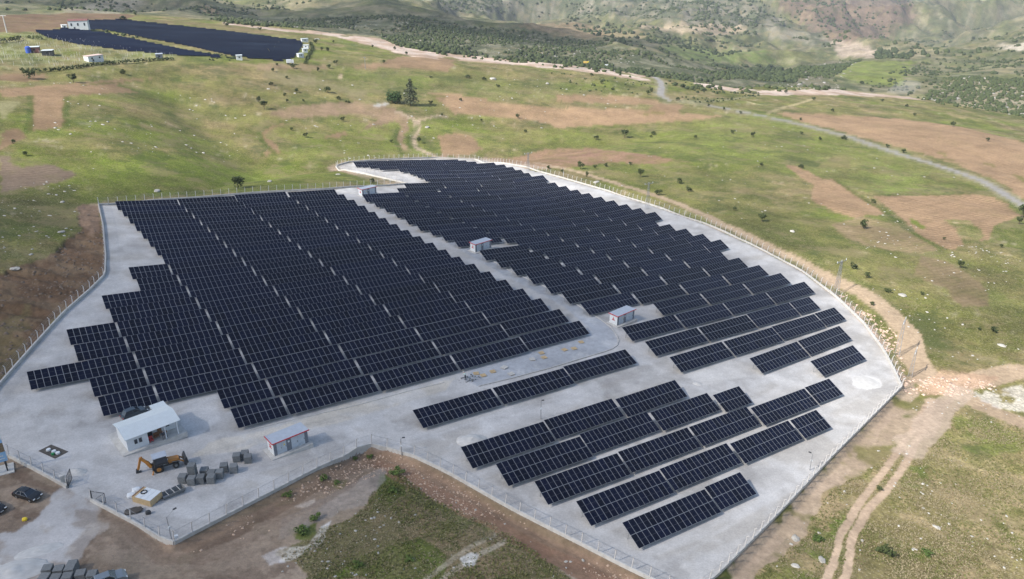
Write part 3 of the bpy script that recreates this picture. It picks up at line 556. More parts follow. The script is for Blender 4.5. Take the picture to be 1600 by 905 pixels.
TABLES = [
 ('left', 0, [(38.48, 120.59, 8), (48.18, 120.5, 16), (67, 120.09, 16), (85.89, 119.94, 16), (104.94, 120.35, 16)]),
 ('left', 1, [(38.49, 128.34, 8), (48.21, 128.28, 16), (67.07, 127.91, 16), (85.98, 127.77, 16), (105.06, 128.14, 16)]),
 ('left', 2, [(19.49, 135.84, 8), (29.24, 135.92, 16), (48.22, 136.01, 16), (67.13, 135.73, 16), (86.07, 135.59, 16), (105.17, 135.92, 16)]),
 ('left', 3, [(19.49, 143.49, 8), (29.23, 143.55, 16), (48.21, 143.66, 16), (67.19, 143.49, 16), (86.14, 143.36, 16), (105.24, 143.65, 16)]),
 ('left', 4, [(10.24, 151.15, 16), (29.22, 151.2, 16), (48.2, 151.27, 16), (67.22, 151.15, 16), (86.2, 151.03, 16), (105.27, 151.31, 16)]),
 ('left', 5, [(19.46, 158.86, 8), (29.2, 158.87, 16), (48.19, 158.87, 16), (67.23, 158.76, 16), (86.24, 158.63, 16), (105.23, 158.86, 16)]),
 ('left', 6, [(19.43, 166.56, 8), (29.17, 166.52, 16), (48.16, 166.44, 16), (67.2, 166.36, 16), (86.24, 166.19, 16), (105.15, 166.34, 16)]),
 ('left', 7, [(29.15, 174.12, 16), (48.13, 174.01, 16), (67.16, 174.01, 16), (86.2, 173.75, 16), (105.07, 173.82, 16)]),
 ('left', 8, [(29.14, 181.75, 16), (48.13, 181.73, 16), (67.15, 181.75, 16), (86.14, 181.38, 16), (105.05, 181.4, 16)]),
 ('left', 9, [(38.39, 189.59, 8), (48.15, 189.62, 16), (67.17, 189.56, 16), (86.12, 189.08, 16), (105.07, 189.05, 16)]),
 ('left', 10, [(38.41, 197.58, 8), (48.18, 197.55, 16), (67.21, 197.36, 16), (86.11, 196.79, 16), (105.07, 196.68, 16)]),
 ('left', 11, [(48.22, 205.35, 16), (67.23, 205.05, 16), (86.08, 204.44, 16), (105.02, 204.22, 16)]),
 ('left', 12, [(48.23, 212.88, 16), (67.21, 212.6, 16), (86.04, 212.04, 16), (104.97, 211.76, 16)]),
 ('left', 13, [(48.19, 220.18, 16), (67.15, 220.05, 16), (85.99, 219.67, 16), (104.95, 219.45, 16)]),
 ('left', 14, [(48.1, 227.44, 16), (67.08, 227.46, 16), (85.98, 227.34, 16), (105.02, 227.42, 16)]),
 ('left', 15, [(48.01, 234.82, 16), (67.01, 234.93, 16), (86.02, 235.21, 16), (105.17, 235.67, 16)]),
 ('left', 16, [(47.97, 242.53, 16), (67.01, 242.8, 16), (86.21, 243.85, 16), (105.28, 243.92, 16)]),
 ('left', 17, [(47.99, 250.69, 16), (67.1, 251.22, 16), (86.41, 252.65, 16), (105.27, 251.86, 16)]),
 ('left', 18, [(48.02, 258.8, 16), (67.17, 259.41, 16), (86.47, 260.66, 16), (105.24, 259.63, 16)]),
 ('right', -3, [(129.27, 95.82, 16), (147.82, 95.39, 16), (167.17, 95.44, 16), (186.17, 95.29, 8)]),
 ('right', -2, [(129.8, 104.13, 16), (148.32, 103.64, 16), (167.48, 103.56, 16), (186.31, 103.29, 8)]),
 ('right', -1, [(130.32, 112.41, 16), (148.8, 111.84, 16), (167.7, 111.59, 16), (186.4, 111.22, 16)]),
 ('right', 0, [(149.26, 120, 16), (167.9, 119.55, 16), (186.52, 119.13, 16)]),
 ('right', 1, [(131.26, 128.86, 16), (149.68, 128.12, 16), (168.13, 127.5, 16), (186.67, 127.04, 16)]),
 ('right', 2, [(131.62, 136.97, 16), (150.01, 136.15, 16), (168.4, 135.44, 16), (186.87, 134.92, 16)]),
 ('right', 3, [(131.93, 145.03, 16), (150.25, 144.08, 16), (168.66, 143.36, 16), (187.08, 142.78, 16)]),
 ('right', 4, [(132.19, 153.05, 16), (150.4, 151.86, 16), (168.85, 151.18, 16), (187.27, 150.6, 16), (206.17, 150.78, 8)]),
 ('right', 5, [(132.35, 160.95, 16), (150.46, 159.5, 16), (168.95, 158.85, 16), (187.44, 158.39, 16), (206.48, 158.73, 8)]),
 ('right', 6, [(132.41, 168.71, 16), (150.43, 167.05, 16), (168.96, 166.42, 16), (187.57, 166.12, 16), (206.57, 166.49, 8)]),
 ('right', 7, [(132.41, 176.37, 16), (150.36, 174.56, 16), (168.94, 173.98, 16), (187.63, 173.78, 16), (206.39, 173.99, 8)]),
 ('right', 8, [(150.27, 182.05, 16), (168.89, 181.5, 16), (187.61, 181.35, 16), (206.06, 181.32, 8)]),
 ('right', 9, [(132.3, 191.49, 16), (150.08, 189.38, 16), (168.74, 188.89, 16), (187.53, 188.87, 16), (205.81, 188.74, 16)]),
 ('right', 10, [(132.13, 198.86, 16), (149.66, 196.36, 16), (168.44, 196.08, 16), (187.44, 196.39, 16), (205.71, 196.31, 16)]),
 ('right', 11, [(131.46, 205.49, 16), (149.13, 203.2, 16), (168.05, 203.15, 16), (187.33, 203.86, 16), (205.7, 203.92, 16)]),
 ('right', 12, [(130.41, 211.56, 16), (148.74, 210.25, 16), (167.68, 210.26, 16), (187.14, 211.22, 16), (205.68, 211.51, 16)]),
 ('right', 13, [(130.54, 219.61, 16), (148.4, 217.41, 16), (167.35, 217.42, 16), (186.84, 218.45, 16), (205.58, 219, 16)]),
 ('right', 14, [(130.94, 228.08, 16), (148.08, 224.6, 16), (167.05, 224.64, 16), (186.46, 225.56, 16), (205.36, 226.37, 16)]),
 ('right', 15, [(130.86, 235.69, 16), (147.85, 231.96, 16), (166.81, 231.91, 16), (186.02, 232.56, 16), (205.07, 233.67, 16)]),
 ('right', 16, [(130.58, 242.98, 16), (147.91, 239.85, 16), (166.61, 239.21, 16), (185.53, 239.51, 16), (204.77, 241.05, 16)]),
 ('right', 17, [(130.24, 250.17, 16), (148.22, 248.22, 16), (166.37, 246.47, 16), (185.03, 246.45, 16), (204.51, 248.57, 16)]),
 ('right', 18, [(148.22, 256.08, 16), (166.04, 253.64, 16), (184.53, 253.42, 16), (204.25, 256.13, 16)]),
 ('right', 19, [(155.18, 262.92, 16), (173.5, 262.28, 16), (191.67, 261.83, 16), (209.68, 261.56, 16)]),
 ('right', 20, [(170.62, 269.35, 16), (188.8, 268.86, 16), (206.82, 268.55, 16)]),
 ('right', 21, [(171.53, 276.25, 16), (189.68, 275.76, 16), (207.68, 275.46, 16)]),
 ('right', 22, [(171.85, 283.11, 16), (189.98, 282.62, 16), (207.96, 282.31, 16)]),
 ('right', 23, [(171.95, 289.92, 16), (190.06, 289.42, 16), (208.02, 289.11, 16)]),
 ('right', 24, [(170.73, 296.72, 16), (188.83, 296.21, 16), (206.78, 295.88, 16)]),
 ('right', 25, [(164.37, 303.65, 16), (182.51, 303.07, 16), (200.49, 302.67, 16)]),
 ('right', 26, [(163.25, 310.34, 16), (181.38, 309.74, 16), (199.35, 309.33, 16)]),
 ('right', 27, [(162.81, 316.95, 16), (180.93, 316.35, 16), (198.89, 315.93, 16)]),
 ('right', 28, [(162.88, 323.49, 16), (180.98, 322.89, 16), (198.91, 322.46, 8)]),
 ('right', -4, [(146.59, 86.63, 16), (166.13, 86.96, 16)]),
 ('right', -5, [(159.32, 78.85, 16)]),
 ('middle', -2, [(67.35, 104.41, 16), (85.7, 103.98, 16), (104.63, 104.13, 16)]),
 ('front', -4, [(68.07, 89.13, 16), (86.96, 89.14, 16), (104.87, 88.23, 16)]),
 ('front', -5, [(70.41, 81.91, 16), (89.74, 82.1, 16), (107.65, 81.17, 16), (124.91, 79.6, 8)]),
 ('front', -6, [(72.95, 74.54, 16), (92.01, 74.24, 16), (110.56, 73.64, 16), (128.1, 72.33, 16), (146.77, 72, 8)]),
 ('front', -7, [(75.31, 66.76, 16), (94.78, 66.64, 16), (113.14, 65.77, 16), (131.52, 65.21, 8)]),
 ('front', -8, [(77.79, 58.81, 16), (97.55, 58.9, 8)]),
]
# ---------------------------------------------------------------- materials
M = dict(
 frame=mat('aluminium_frame', (.25, .262, .28), .45, .3), steel=mat('galvanised_steel', (.33, .34, .35), .5, .5),
 conc=mat('pale_concrete', (.47, .46, .435), .85, noise=.14, scale=1.2), conc_d=mat('grey_concrete', (.15, .16, .165), .9, noise=.18, scale=2.5, rnd=.12),
 post=mat('concrete_post', (.52, .505, .49), .8, noise=.1, scale=3), white=mat('white_paint', (.62, .65, .67), .5, noise=.04, scale=2), roofw=mat('white_roof_sheet', (.60, .65, .67), .4, noise=.04, scale=1.5),
 grey_wall=mat('slate_grey_paint', (.16, .18, .21), .6), door=mat('light_grey_door', (.47, .52, .57), .5, noise=.05, scale=2), red=mat('red_trim', (.50, .035, .04), .5),
 kroof=mat('grey_roof', (.38, .42, .48), .6, noise=.08, scale=1.5), black=mat('black_paint', (.012, .013, .015), .25, spec=.6), rubber=mat('rubber', (.02, .02, .02), .85),
 dark=mat('dark_metal', (.035, .037, .04), .55), yellow=mat('orange_yellow_paint', (.42, .175, .03), .5, noise=.12, scale=2), glass=mat('window_glass', (.02, .028, .04), .08, spec=.8),
 wood=mat('plywood', (.46, .34, .19), .7, noise=.15, scale=3), wood_d=mat('dark_wood', (.22, .12, .06), .7, noise=.2, scale=4), soil=mat('dark_soil', (.08, .07, .06), .95, noise=.3, scale=2),
 green=mat('green_plastic', (.01, .20, .06), .5), bark=mat('bark', (.10, .075, .05), .9, noise=.2, scale=3), stone=mat('limestone', (.36, .345, .31), .9, noise=.2, scale=1.5, rnd=.15), stone_f=mat('grey_outcrop', (.30, .285, .26), .95, noise=.2, scale=.5), stone_b=mat('brown_stone', (.42, .31, .23), .9, noise=.2, scale=1.5),
 tiles=mat('red_roof', (.17, .075, .065), .8, noise=.15, scale=1), gravel=mat('gravel_heap', (.50, .49, .47), .95, noise=.12, scale=3, bump=.3), rim=mat('wheel_rim', (.30, .31, .33), .4, .6),
 blue=mat('blue_tarpaulin', (.04, .10, .45), .6), print_=mat('sky_blue_print', (.30, .50, .72), .5), print2=mat('brown_print', (.22, .16, .10), .6, noise=.4, scale=3), yel=mat('bright_yellow', (.75, .55, .03), .5),
 skin=mat('skin', (.42, .24, .16), .6), navy=mat('dark_cloth', (.03, .035, .05), .8), brown=mat('brown_cloth', (.20, .10, .05), .8), hivis=mat('pale_cloth', (.45, .55, .50), .8), redc=mat('red_cloth', (.40, .05, .05), .8))
# solar glass: near black blue cells with faint busbars
def solar_glass():
    m = bpy.data.materials.new('solar_glass'); m.use_nodes = True; n = m.node_tree; b = n.nodes['Principled BSDF']; L = n.links.new
    b.inputs['Roughness'].default_value = .14; b.inputs['Specular IOR Level'].default_value = .17; b.inputs['IOR'].default_value = 1.4
    oi = n.nodes.new('ShaderNodeObjectInfo'); g = n.nodes.new('ShaderNodeNewGeometry'); nz = n.nodes.new('ShaderNodeTexNoise'); nz.inputs['Scale'].default_value = .35; nz.inputs['Detail'].default_value = 2
    L(g.outputs['Position'], nz.inputs['Vector']); ad = n.nodes.new('ShaderNodeMath'); ad.operation = 'ADD'; L(oi.outputs['Random'], ad.inputs[0]); L(nz.outputs[0], ad.inputs[1])
    mr = n.nodes.new('ShaderNodeMapRange'); mr.inputs[1].default_value = .3; mr.inputs[2].default_value = 1.7; L(ad.outputs[0], mr.inputs[0])
    mx = n.nodes.new('ShaderNodeMix'); mx.data_type = 'RGBA'; mx.inputs[6].default_value = (.0040, .0052, .0118, 1); mx.inputs[7].default_value = (.0056, .0082, .0245, 1)
    L(mr.outputs[0], mx.inputs[0]); L(mx.outputs[2], b.inputs['Base Color']); return m
M['pv'] = solar_glass()

# ---------------------------------------------------------------- solar tables
MW_, ML_, TH = 1.155, 2.30, .04
def module_geo(mb, x, y):
    """one framed module standing on (x, y) of the tilted plane: rim, two half fields of cells, middle strip"""
    w_, l_, f = MW_-.022, ML_-.022, .034; x0, x1, y0, y1 = x+.011, x+.011+w_, y+.011, y+.011+l_; ym = (y0+y1)/2
    xa, xb = x0+f, x1-f
    b = len(mb.v)
    mb.v += [(x0, y0, TH), (x1, y0, TH), (x1, y1, TH), (x0, y1, TH), (xa, y0+f, TH-.006), (xb, y0+f, TH-.006), (xb, y1-f, TH-.006), (xa, y1-f, TH-.006),
             (xa, ym-.013, TH-.006), (xb, ym-.013, TH-.006), (xb, ym+.013, TH-.006), (xa, ym+.013, TH-.006), (x0, y0, 0), (x1, y0, 0), (x1, y1, 0), (x0, y1, 0)]
    for f_, m_ in (((0, 1, 5, 4), 0), ((1, 2, 6, 10, 9, 5), 0), ((2, 3, 7, 6), 0), ((3, 0, 4, 8, 11, 7), 0), ((4, 5, 9, 8), 1), ((11, 10, 6, 7), 1), ((8, 9, 10, 11), 2),
                   ((12, 13, 1, 0), 0), ((13, 14, 2, 1), 0), ((14, 15, 3, 2), 0), ((15, 12, 0, 3), 0), ((15, 14, 13, 12), 2)):
        mb.f.append(tuple(b+i for i in f_)); mb.m.append(m_)
mid_line = mat('cell_gap', (.07, .075, .09), .5)
PVM = [M['frame'], M['pv'], mid_line]
def raw_mesh(mb, name, mats):
    me = bpy.data.meshes.new(name); me.from_pydata(mb.v, [], mb.f)
    for m_ in mats: me.materials.append(m_)
    me.polygons.foreach_set('material_index', mb.m); me.update(); return me
mb = MB(); module_geo(mb, 0, 0); MOD1 = raw_mesh(mb, 'module', PVM)
SHEET = {}; FRAME = {}; ct, st = math.cos(TILT), math.sin(TILT)
for nc in (8, 16):
    mb = MB()
    for i in range(nc):
        for k in range(2): module_geo(mb, i*MW_, k*ML_)
    SHEET[nc] = raw_mesh(mb, 'modules', PVM)
    mb = MB(); Wd = nc*MW_                                    # purlins, rafters (table frame: y up slope on the ground, z up)
    def T(x, s, z=-.06): return (x, s*ct-z*st, .7+s*st+z*ct)
    for s_ in (.45, 1.85, 2.75, 4.15): mb.bar(T(-.05, s_), T(Wd+.05, s_), .07, .09)
    nl = 3 if nc == 8 else 5
    LEGX = [.9+(Wd-1.8)*i/(nl-1) for i in range(nl)]
    for x in LEGX:
        mb.bar(T(x, .2, -.13), T(x, 4.4, -.13), .07, .1); mb.bar((x, 3.25*ct, .25), T(x, 1.4, -.15), .05)
    FRAME[nc] = (mb.mesh('support_frame', M['steel']), LEGX)
mb = MB(); mb.bar((0, 0, -.4), (0, 0, .7+1.0*st-.12), .09); LEG_F = mb.mesh('front_leg', M['steel'])
mb = MB(); mb.bar((0, 0, -.4), (0, 0, .7+3.5*st-.12), .09); LEG_R = mb.mesh('rear_leg', M['steel'])
mb = MB()
mb.v = []
FR_ALL = {}
for nc in (8, 16):
    a = FRAME[nc][0]; mb = MB()
    for x in FRAME[nc][1]:
        mb.bar((x, 1.0*ct, -.4), (x, 1.0*ct, .7+1.0*st-.12), .09); mb.bar((x, 3.5*ct, -.4), (x, 3.5*ct, .7+3.5*st-.12), .09)
    for me in (a,):
        b0 = len(mb.v); mb.v += [tuple(v.co) for v in me.vertices]; mb.f += [tuple(b0+i for i in p.vertices) for p in me.polygons]; mb.m += [0]*len(me.polygons)
    FR_ALL[nc] = mb.mesh('support_frame', M['steel'])
ORD = ['first', 'second', 'third', 'fourth', 'fifth', 'sixth', 'seventh', 'eighth', 'ninth', 'tenth', 'eleventh', 'twelfth', 'thirteenth', 'fourteenth', 'fifteenth', 'sixteenth', 'seventeenth', 'eighteenth', 'nineteenth', 'twentieth',
       'twenty-first', 'twenty-second', 'twenty-third', 'twenty-fourth', 'twenty-fifth', 'twenty-sixth', 'twenty-seventh', 'twenty-eighth', 'twenty-ninth', 'thirtieth', 'thirty-first', 'thirty-second', 'thirty-third', 'thirty-fourth']
BLK = {'left': 'large left block', 'right': 'right block behind road', 'middle': '', 'front': 'foreground block'}
jmin = {'left': 0, 'right': -5, 'front': -8, 'middle': -2}
proto = {}
def table_proto(nc, near):
    if (nc, near) in proto: return proto[(nc, near)], False
    r_ = empty('solar_table'); tl = Matrix.Translation((0, 0, .7)) @ Matrix.Rotation(TILT, 4, 'X')
    if near:
        for k in range(2):
            for i in range(nc):
                o = bpy.data.objects.new('module', MOD1); col.objects.link(o); o.parent = r_; o.matrix_local = tl @ Matrix.Translation((i*MW_, k*ML_, 0))
        o = bpy.data.objects.new('support_frame', FRAME[nc][0]); col.objects.link(o); o.parent = r_
        for x in FRAME[nc][1]:
            for y, me in ((1.0*ct, LEG_F), (3.5*ct, LEG_R)):
                o = bpy.data.objects.new('leg', me); col.objects.link(o); o.parent = r_; o.location = (x, y, 0)
    else:
        o = bpy.data.objects.new('modules', SHEET[nc]); col.objects.link(o); o.parent = r_; o.matrix_local = tl; o['kind'] = 'stuff'
        o = bpy.data.objects.new('support_frame', FR_ALL[nc]); col.objects.link(o); o.parent = r_
    proto[(nc, near)] = r_; return r_, True
rnd = random.Random(4)
# the racks follow the slope: small turns and tilts measured row by row (degrees off the grid, tilt of the glass)
SET = {('front', -4): (-1.0, .42), ('front', -5): (-1.2, .42), ('front', -6): (-1.6, .415), ('front', -7): (-1.2, .417), ('front', -8): (-.9, .419), ('middle', -2): (-1.2, .343), ('right', -4): (.9, .443), ('right', -5): (.3, .443), ('right', -1): (-1., .42), ('right', -2): (-.9, .42), ('right', -3): (-.8, .42)}
for blk, j, lst in TABLES:
    n_ = len(lst)
    for k, (u, v, nc) in enumerate(lst):
        Wd = nc*MW_; yw_, tt_ = SET.get((blk, j), (-.1, .388) if blk == 'left' else (0, TILT))
        if blk == 'left': u, v = u+.1, v+.1
        nxt = lst[k+1][0]-lst[k][0] if k+1 < n_ else None
        sx = min(1.06, max(.9, (nxt-.42)/Wd)) if nxt else 1.
        if not nxt and k: 
            pw = lst[k-1]; sx = min(1.03, max(.92, (lst[k][0]-pw[0]-.42)/(pw[2]*MW_)))
        P0 = uvz(u, v); P1 = uvz(u+Wd*sx*math.cos(R(yw_)), v+Wd*sx*math.sin(R(yw_))); near = math.hypot(P0[0], P0[1]) < 178
        src, fresh = table_proto(nc, near); o = src if fresh else copy_tree(src)
        x = Vector((P1-P0).tolist()).normalized(); z = Vector((0, 0, 1)); y = z.cross(x).normalized(); z = x.cross(y)
        m3 = Matrix((x, y, z)).transposed(); m3 = SM @ m3
        o.matrix_world = Matrix.Translation(to_world(P0).tolist()) @ m3.to_4x4() @ Matrix.Diagonal((sx, 1, 1, 1)) @ Matrix.Translation((0, 0, .7)) @ Matrix.Rotation(tt_-TILT+rnd.uniform(-.008, .008), 4, 'X') @ Matrix.Translation((0, 0, -.7))
        size = 'long' if nc == 16 else 'short'
        row_n = ORD[j-jmin[blk]]
        pos = 'at left end' if k == 0 else ('at right end' if k == n_-1 else ORD[k]+' from left')
        if blk == 'middle': lab = '%s solar table %s of the single row beside the paved road' % (size, pos)
        elif blk == 'right' and j == -5: lab = 'lone long solar table set apart near the right end of the curved wall'
        else: lab = '%s solar table %s, %s row from front, %s' % (size, pos, row_n, BLK[blk])
        tag(o, lab, 'solar panel table', 'solar tables in rows on the gravel')

# ---------------------------------------------------------------- perimeter wall with posts and wire mesh
mesh_m = bpy.data.materials.new('wire_mesh'); mesh_m.use_nodes = True; n = mesh_m.node_tree; b = n.nodes['Principled BSDF']; b.inputs['Base Color'].default_value = (.30, .32, .36, 1); b.inputs['Roughness'].default_value = .7; b.inputs['Metallic'].default_value = .0; b.inputs['Alpha'].default_value = .05
mb = MB(); mb.bar((0, 0, -.1), (0, 0, 1.75), .12); mb.bar((0, 0, 1.7), (0, .3, 2.05), .08); POST = mb.mesh('post', M['post'])
mb = MB(); mb.bar((0, 0, 0), (0, 0, 2.0), .09); POSTL = mb.mesh('post', M['steel'])
def fence(name_label, px, step=3.0, wh=.62, ww=.32, group='perimeter fence sections', thin=False):
    P = [at(*q) for q in px]; C0 = P[0]
    r_ = empty('perimeter_fence', name_label, 'fence', group); r_.matrix_world = Matrix.Translation(to_world(C0).tolist()) @ SM.to_4x4()
    # resample
    L_ = [0]
    for a, b_ in zip(P[:-1], P[1:]): L_.append(L_[-1]+math.hypot(*(b_-a)[:2]))
    n_ = max(1, round(L_[-1]/step)); pts = []
    for i in range(n_+1):
        s_ = L_[-1]*i/n_; x = np.interp(s_, L_, [p[0] for p in P]); y = np.interp(s_, L_, [p[1] for p in P]); pts.append(Vector((x-C0[0], y-C0[1], hgt(x, y)-C0[2])))
    wall = MB(); wire = MB()
    for i in range(n_):
        a, b_ = pts[i], pts[i+1]; d = (b_-a); d.z = 0; d.normalize(); nn = Vector((-d.y, d.x, 0)); h2 = nn*ww/2; e = d*(.02 if 0 < i else 0)
        wall.hexa([a-h2-Vector((0, 0, 1.4)), b_-h2-Vector((0, 0, 1.4)), b_+h2-Vector((0, 0, 1.4)), a+h2-Vector((0, 0, 1.4)), a-h2+Vector((0, 0, wh)), b_-h2+Vector((0, 0, wh)), b_+h2+Vector((0, 0, wh)), a+h2+Vector((0, 0, wh))])
        z0, z1 = Vector((0, 0, wh)), Vector((0, 0, wh+1.65)); wire.poly([a+z0, b_+z0, b_+z1, a+z1])
        for zz in (.8, 1.65): wire.bar(a+Vector((0, 0, wh+zz)), b_+Vector((0, 0, wh+zz)), .014, .014, 1)
        for t_ in (.15, .3): wire.bar(a-nn*t_+Vector((0, 0, wh+1.7+t_)), b_-nn*t_+Vector((0, 0, wh+1.7+t_)), .012, .012, 1)
    wall.build('wall', M['conc'], r_); wire.build('wire_mesh', [mesh_m, M['steel']], r_)
    for i in range(n_+1):
        a = pts[i]; d = pts[min(i+1, n_)]-pts[max(i-1, 0)]
        o = bpy.data.objects.new('post', POST); col.objects.link(o); o.parent = r_; o.location = a+Vector((0, 0, wh)); o.rotation_euler = (rnd.uniform(-.02, .02), rnd.uniform(-.02, .02), math.atan2(d.y, d.x)+math.pi)
    return r_
fx = FENCE_PX
fence('low concrete wall and posts running from the gate to the bottom left corner', fx[0:3])
fence('low concrete wall with white posts from corner post up to the bend', fx[2:8])
fence('low concrete wall and wire fence along the foreground rubble bank', fx[7:15], 2.9)
fence('straight wall and white posts along the lower right edge', fx[14:19], 2.9)
fence('curved white wall and posts around the right edge of the yard', fx[18:30], 3.0)
fence('far fence behind the last rows beside the round ploughed patch', fx[29:35], 3.0)
fence('small fence around the pale notch at the far end', fx[34:41], 3.0)
fence('posts and wire along the top of the left block', fx[40:47], 3.0)
fence('curved wall and posts beside the dark dug soil on the left', fx[46:55], 3.0)
fence('low concrete wall left of the gate beside the parked car', fx[56:60], 3.0)
# ---------------------------------------------------------------- placing helpers
def place2(o, pa, pb, dz=0.):
    A_ = W(*pa); B_ = W(*pb); o.location = (A_+B_)/2+Vector((0, 0, dz)); o.rotation_euler = (0, 0, math.atan2(B_.y-A_.y, B_.x-A_.x)); return o
def px_put(o, p, yaw=0., dz=0.): o.location = W(*p)+Vector((0, 0, dz)); o.rotation_euler = (0, 0, yaw); return o
def site_put(o, u, v, deg=0., dz=0.): o.location = UVW(u, v)+Vector((0, 0, dz)); o.rotation_euler = (0, 0, YU+R(deg)); return o

# ---------------------------------------------------------------- site house
h = empty('site_house', 'white prefabricated site house with ribbed roof and open front porch', 'house')
b = MB(); b.box(-1.1, 9.6, -.75, 7.6, -.9, .12); b.build('slab', M['conc'], h)
b = MB(); t_ = .12
def wall_y(b, x0, x1, y, z0=.12, z1=2.75): b.box(x0, x1, y, y+t_, z0, z1)
def wall_x(b, x, y0, y1, z0=.12, z1=2.75): b.box(x, x+t_, y0, y1, z0, z1)
wall_y(b, t_, 3.3, 0); wall_x(b, 0, 0, 5.4); wall_x(b, 3.3, 0, 1.9); wall_y(b, 3.42, 8.6-t_, 1.9); wall_x(b, 8.6-t_, 1.9, 5.4); wall_y(b, t_, 8.6-t_, 5.28)
b.prism([(0, 0), (1, 0), (1, 1)], 0, .01) if False else None
for x in (0, 8.6-t_):                                               # gable triangles
    b.hexa([(x, 0, 2.752), (x+t_, 0, 2.752), (x+t_, 5.4, 2.752), (x, 5.4, 2.752), (x, 2.68, 3.38), (x+t_, 2.68, 3.38), (x+t_, 2.72, 3.38), (x, 2.72, 3.38)])
b.box(6.7, 8.6, 5.403, 7.2, 2.3, 2.6); b.build('wall', M['white'], h)
b = MB(); rs = (3.45-2.7)/3.3
for y0, y1, z0, z1 in ((-.55, 2.7, 2.72, 3.5), (5.95, 2.7, 2.72, 3.5)):
    b.hexa([(-.3, y0, z0), (8.95, y0, z0), (8.95, y1, z1), (-.3, y1, z1), (-.3, y0, z0+.07), (8.95, y0, z0+.07), (8.95, y1, z1+.07), (-.3, y1, z1+.07)])
    for i in range(37): x = -.28+i*.255; b.bar((x, y0, z0+.085), (x, y1, z1+.085), .045, .05)
rf = b.build('roof', M['roofw'], h)
b = MB(); b.box(6.4, 8.95, 5.2, 7.7, 2.72, 2.8); 
for i in range(10): b.bar((6.45+i*.26, 5.2, 2.82), (6.45+i*.26, 7.7, 2.82), .045, .05)
b.build('rear_roof', M['roofw'], h)
for x, y in ((8.25, -.3), (6.2, -.3), (8.7, 7.4), (6.6, 7.4)):
    b = MB(); b.box(x-.09, x+.09, y-.09, y+.09, .12, 2.74); b.build('pillar', M['white'], h)
for x in (1.1, 1.85):
    b = MB(); b.box(x, x+.62, -.05, -.003, 1.05, 2.05); f = b.build('window', M['white'], h)
    b = MB(); b.box(x+.06, x+.56, -.07, -.051, 1.12, 1.98); b.build('pane', M['glass'], f)
b = MB(); b.box(7.0, 7.6, 1.84, 1.897, 1.0, 1.8); f = b.build('window', M['dark'], h); b = MB(); b.box(7.05, 7.55, 1.82, 1.839, 1.05, 1.75); b.build('pane', M['glass'], f)
b = MB(); b.box(3.8, 4.6, 1.84, 1.897, .13, 2.15); b.build('door', M['dark'], h)
b = MB(); b.box(5.5, 6.2, 1.84, 1.897, .13, 2.15); b.build('door', M['wood_d'], h)
site_put(h, 20.9, 123.1, 5, .12)
def sofa(lab, nm, m, x, y, w_, d_, hh):
    o = empty('garden_chair', lab, 'chair'); b = MB(); b.box(-w_/2, w_/2, -d_/2, d_/2, .3, .42); b.build('seat', m, o); b = MB(); b.box(-w_/2, w_/2, d_/2-.08, d_/2, .42, hh); b.build('backrest', m, o)
    for a in (-1, 1):
        for c in (-1, 1): b = MB(); b.box(a*(w_/2-.05)-.03, a*(w_/2-.05)+.03, c*(d_/2-.06)-.03, c*(d_/2-.06)+.03, 0, .298); b.build('leg', m, o)
    o.parent = None; mw = Matrix.Translation(h.location) @ Matrix.Rotation(h.rotation_euler.z, 4, 'Z') @ Matrix.Translation((x, y, .12)); o.matrix_world = mw
sofa('dark red chair in the porch beside the white front wall', '', M['redc'], 3.9, .45, .7, .7, .95)
sofa('brown chair in the middle of the porch', '', M['brown'], 5.0, 1.0, .9, .7, .9)
o = empty('tarpaulin', 'bright blue cloth hanging under the rear roof of the site house', 'tarpaulin'); b = MB()
secs = [[(x, 7.35+.05*math.sin(x*9), z) for x in np.linspace(7.6, 8.5, 8)] for z in (2.5, 1.2)]
for i in range(7): b.poly([secs[0][i], secs[0][i+1], secs[1][i+1], secs[1][i]])
b.build('cloth', M['blue'], o); o.matrix_world = Matrix.Translation(h.location) @ Matrix.Rotation(h.rotation_euler.z, 4, 'Z')

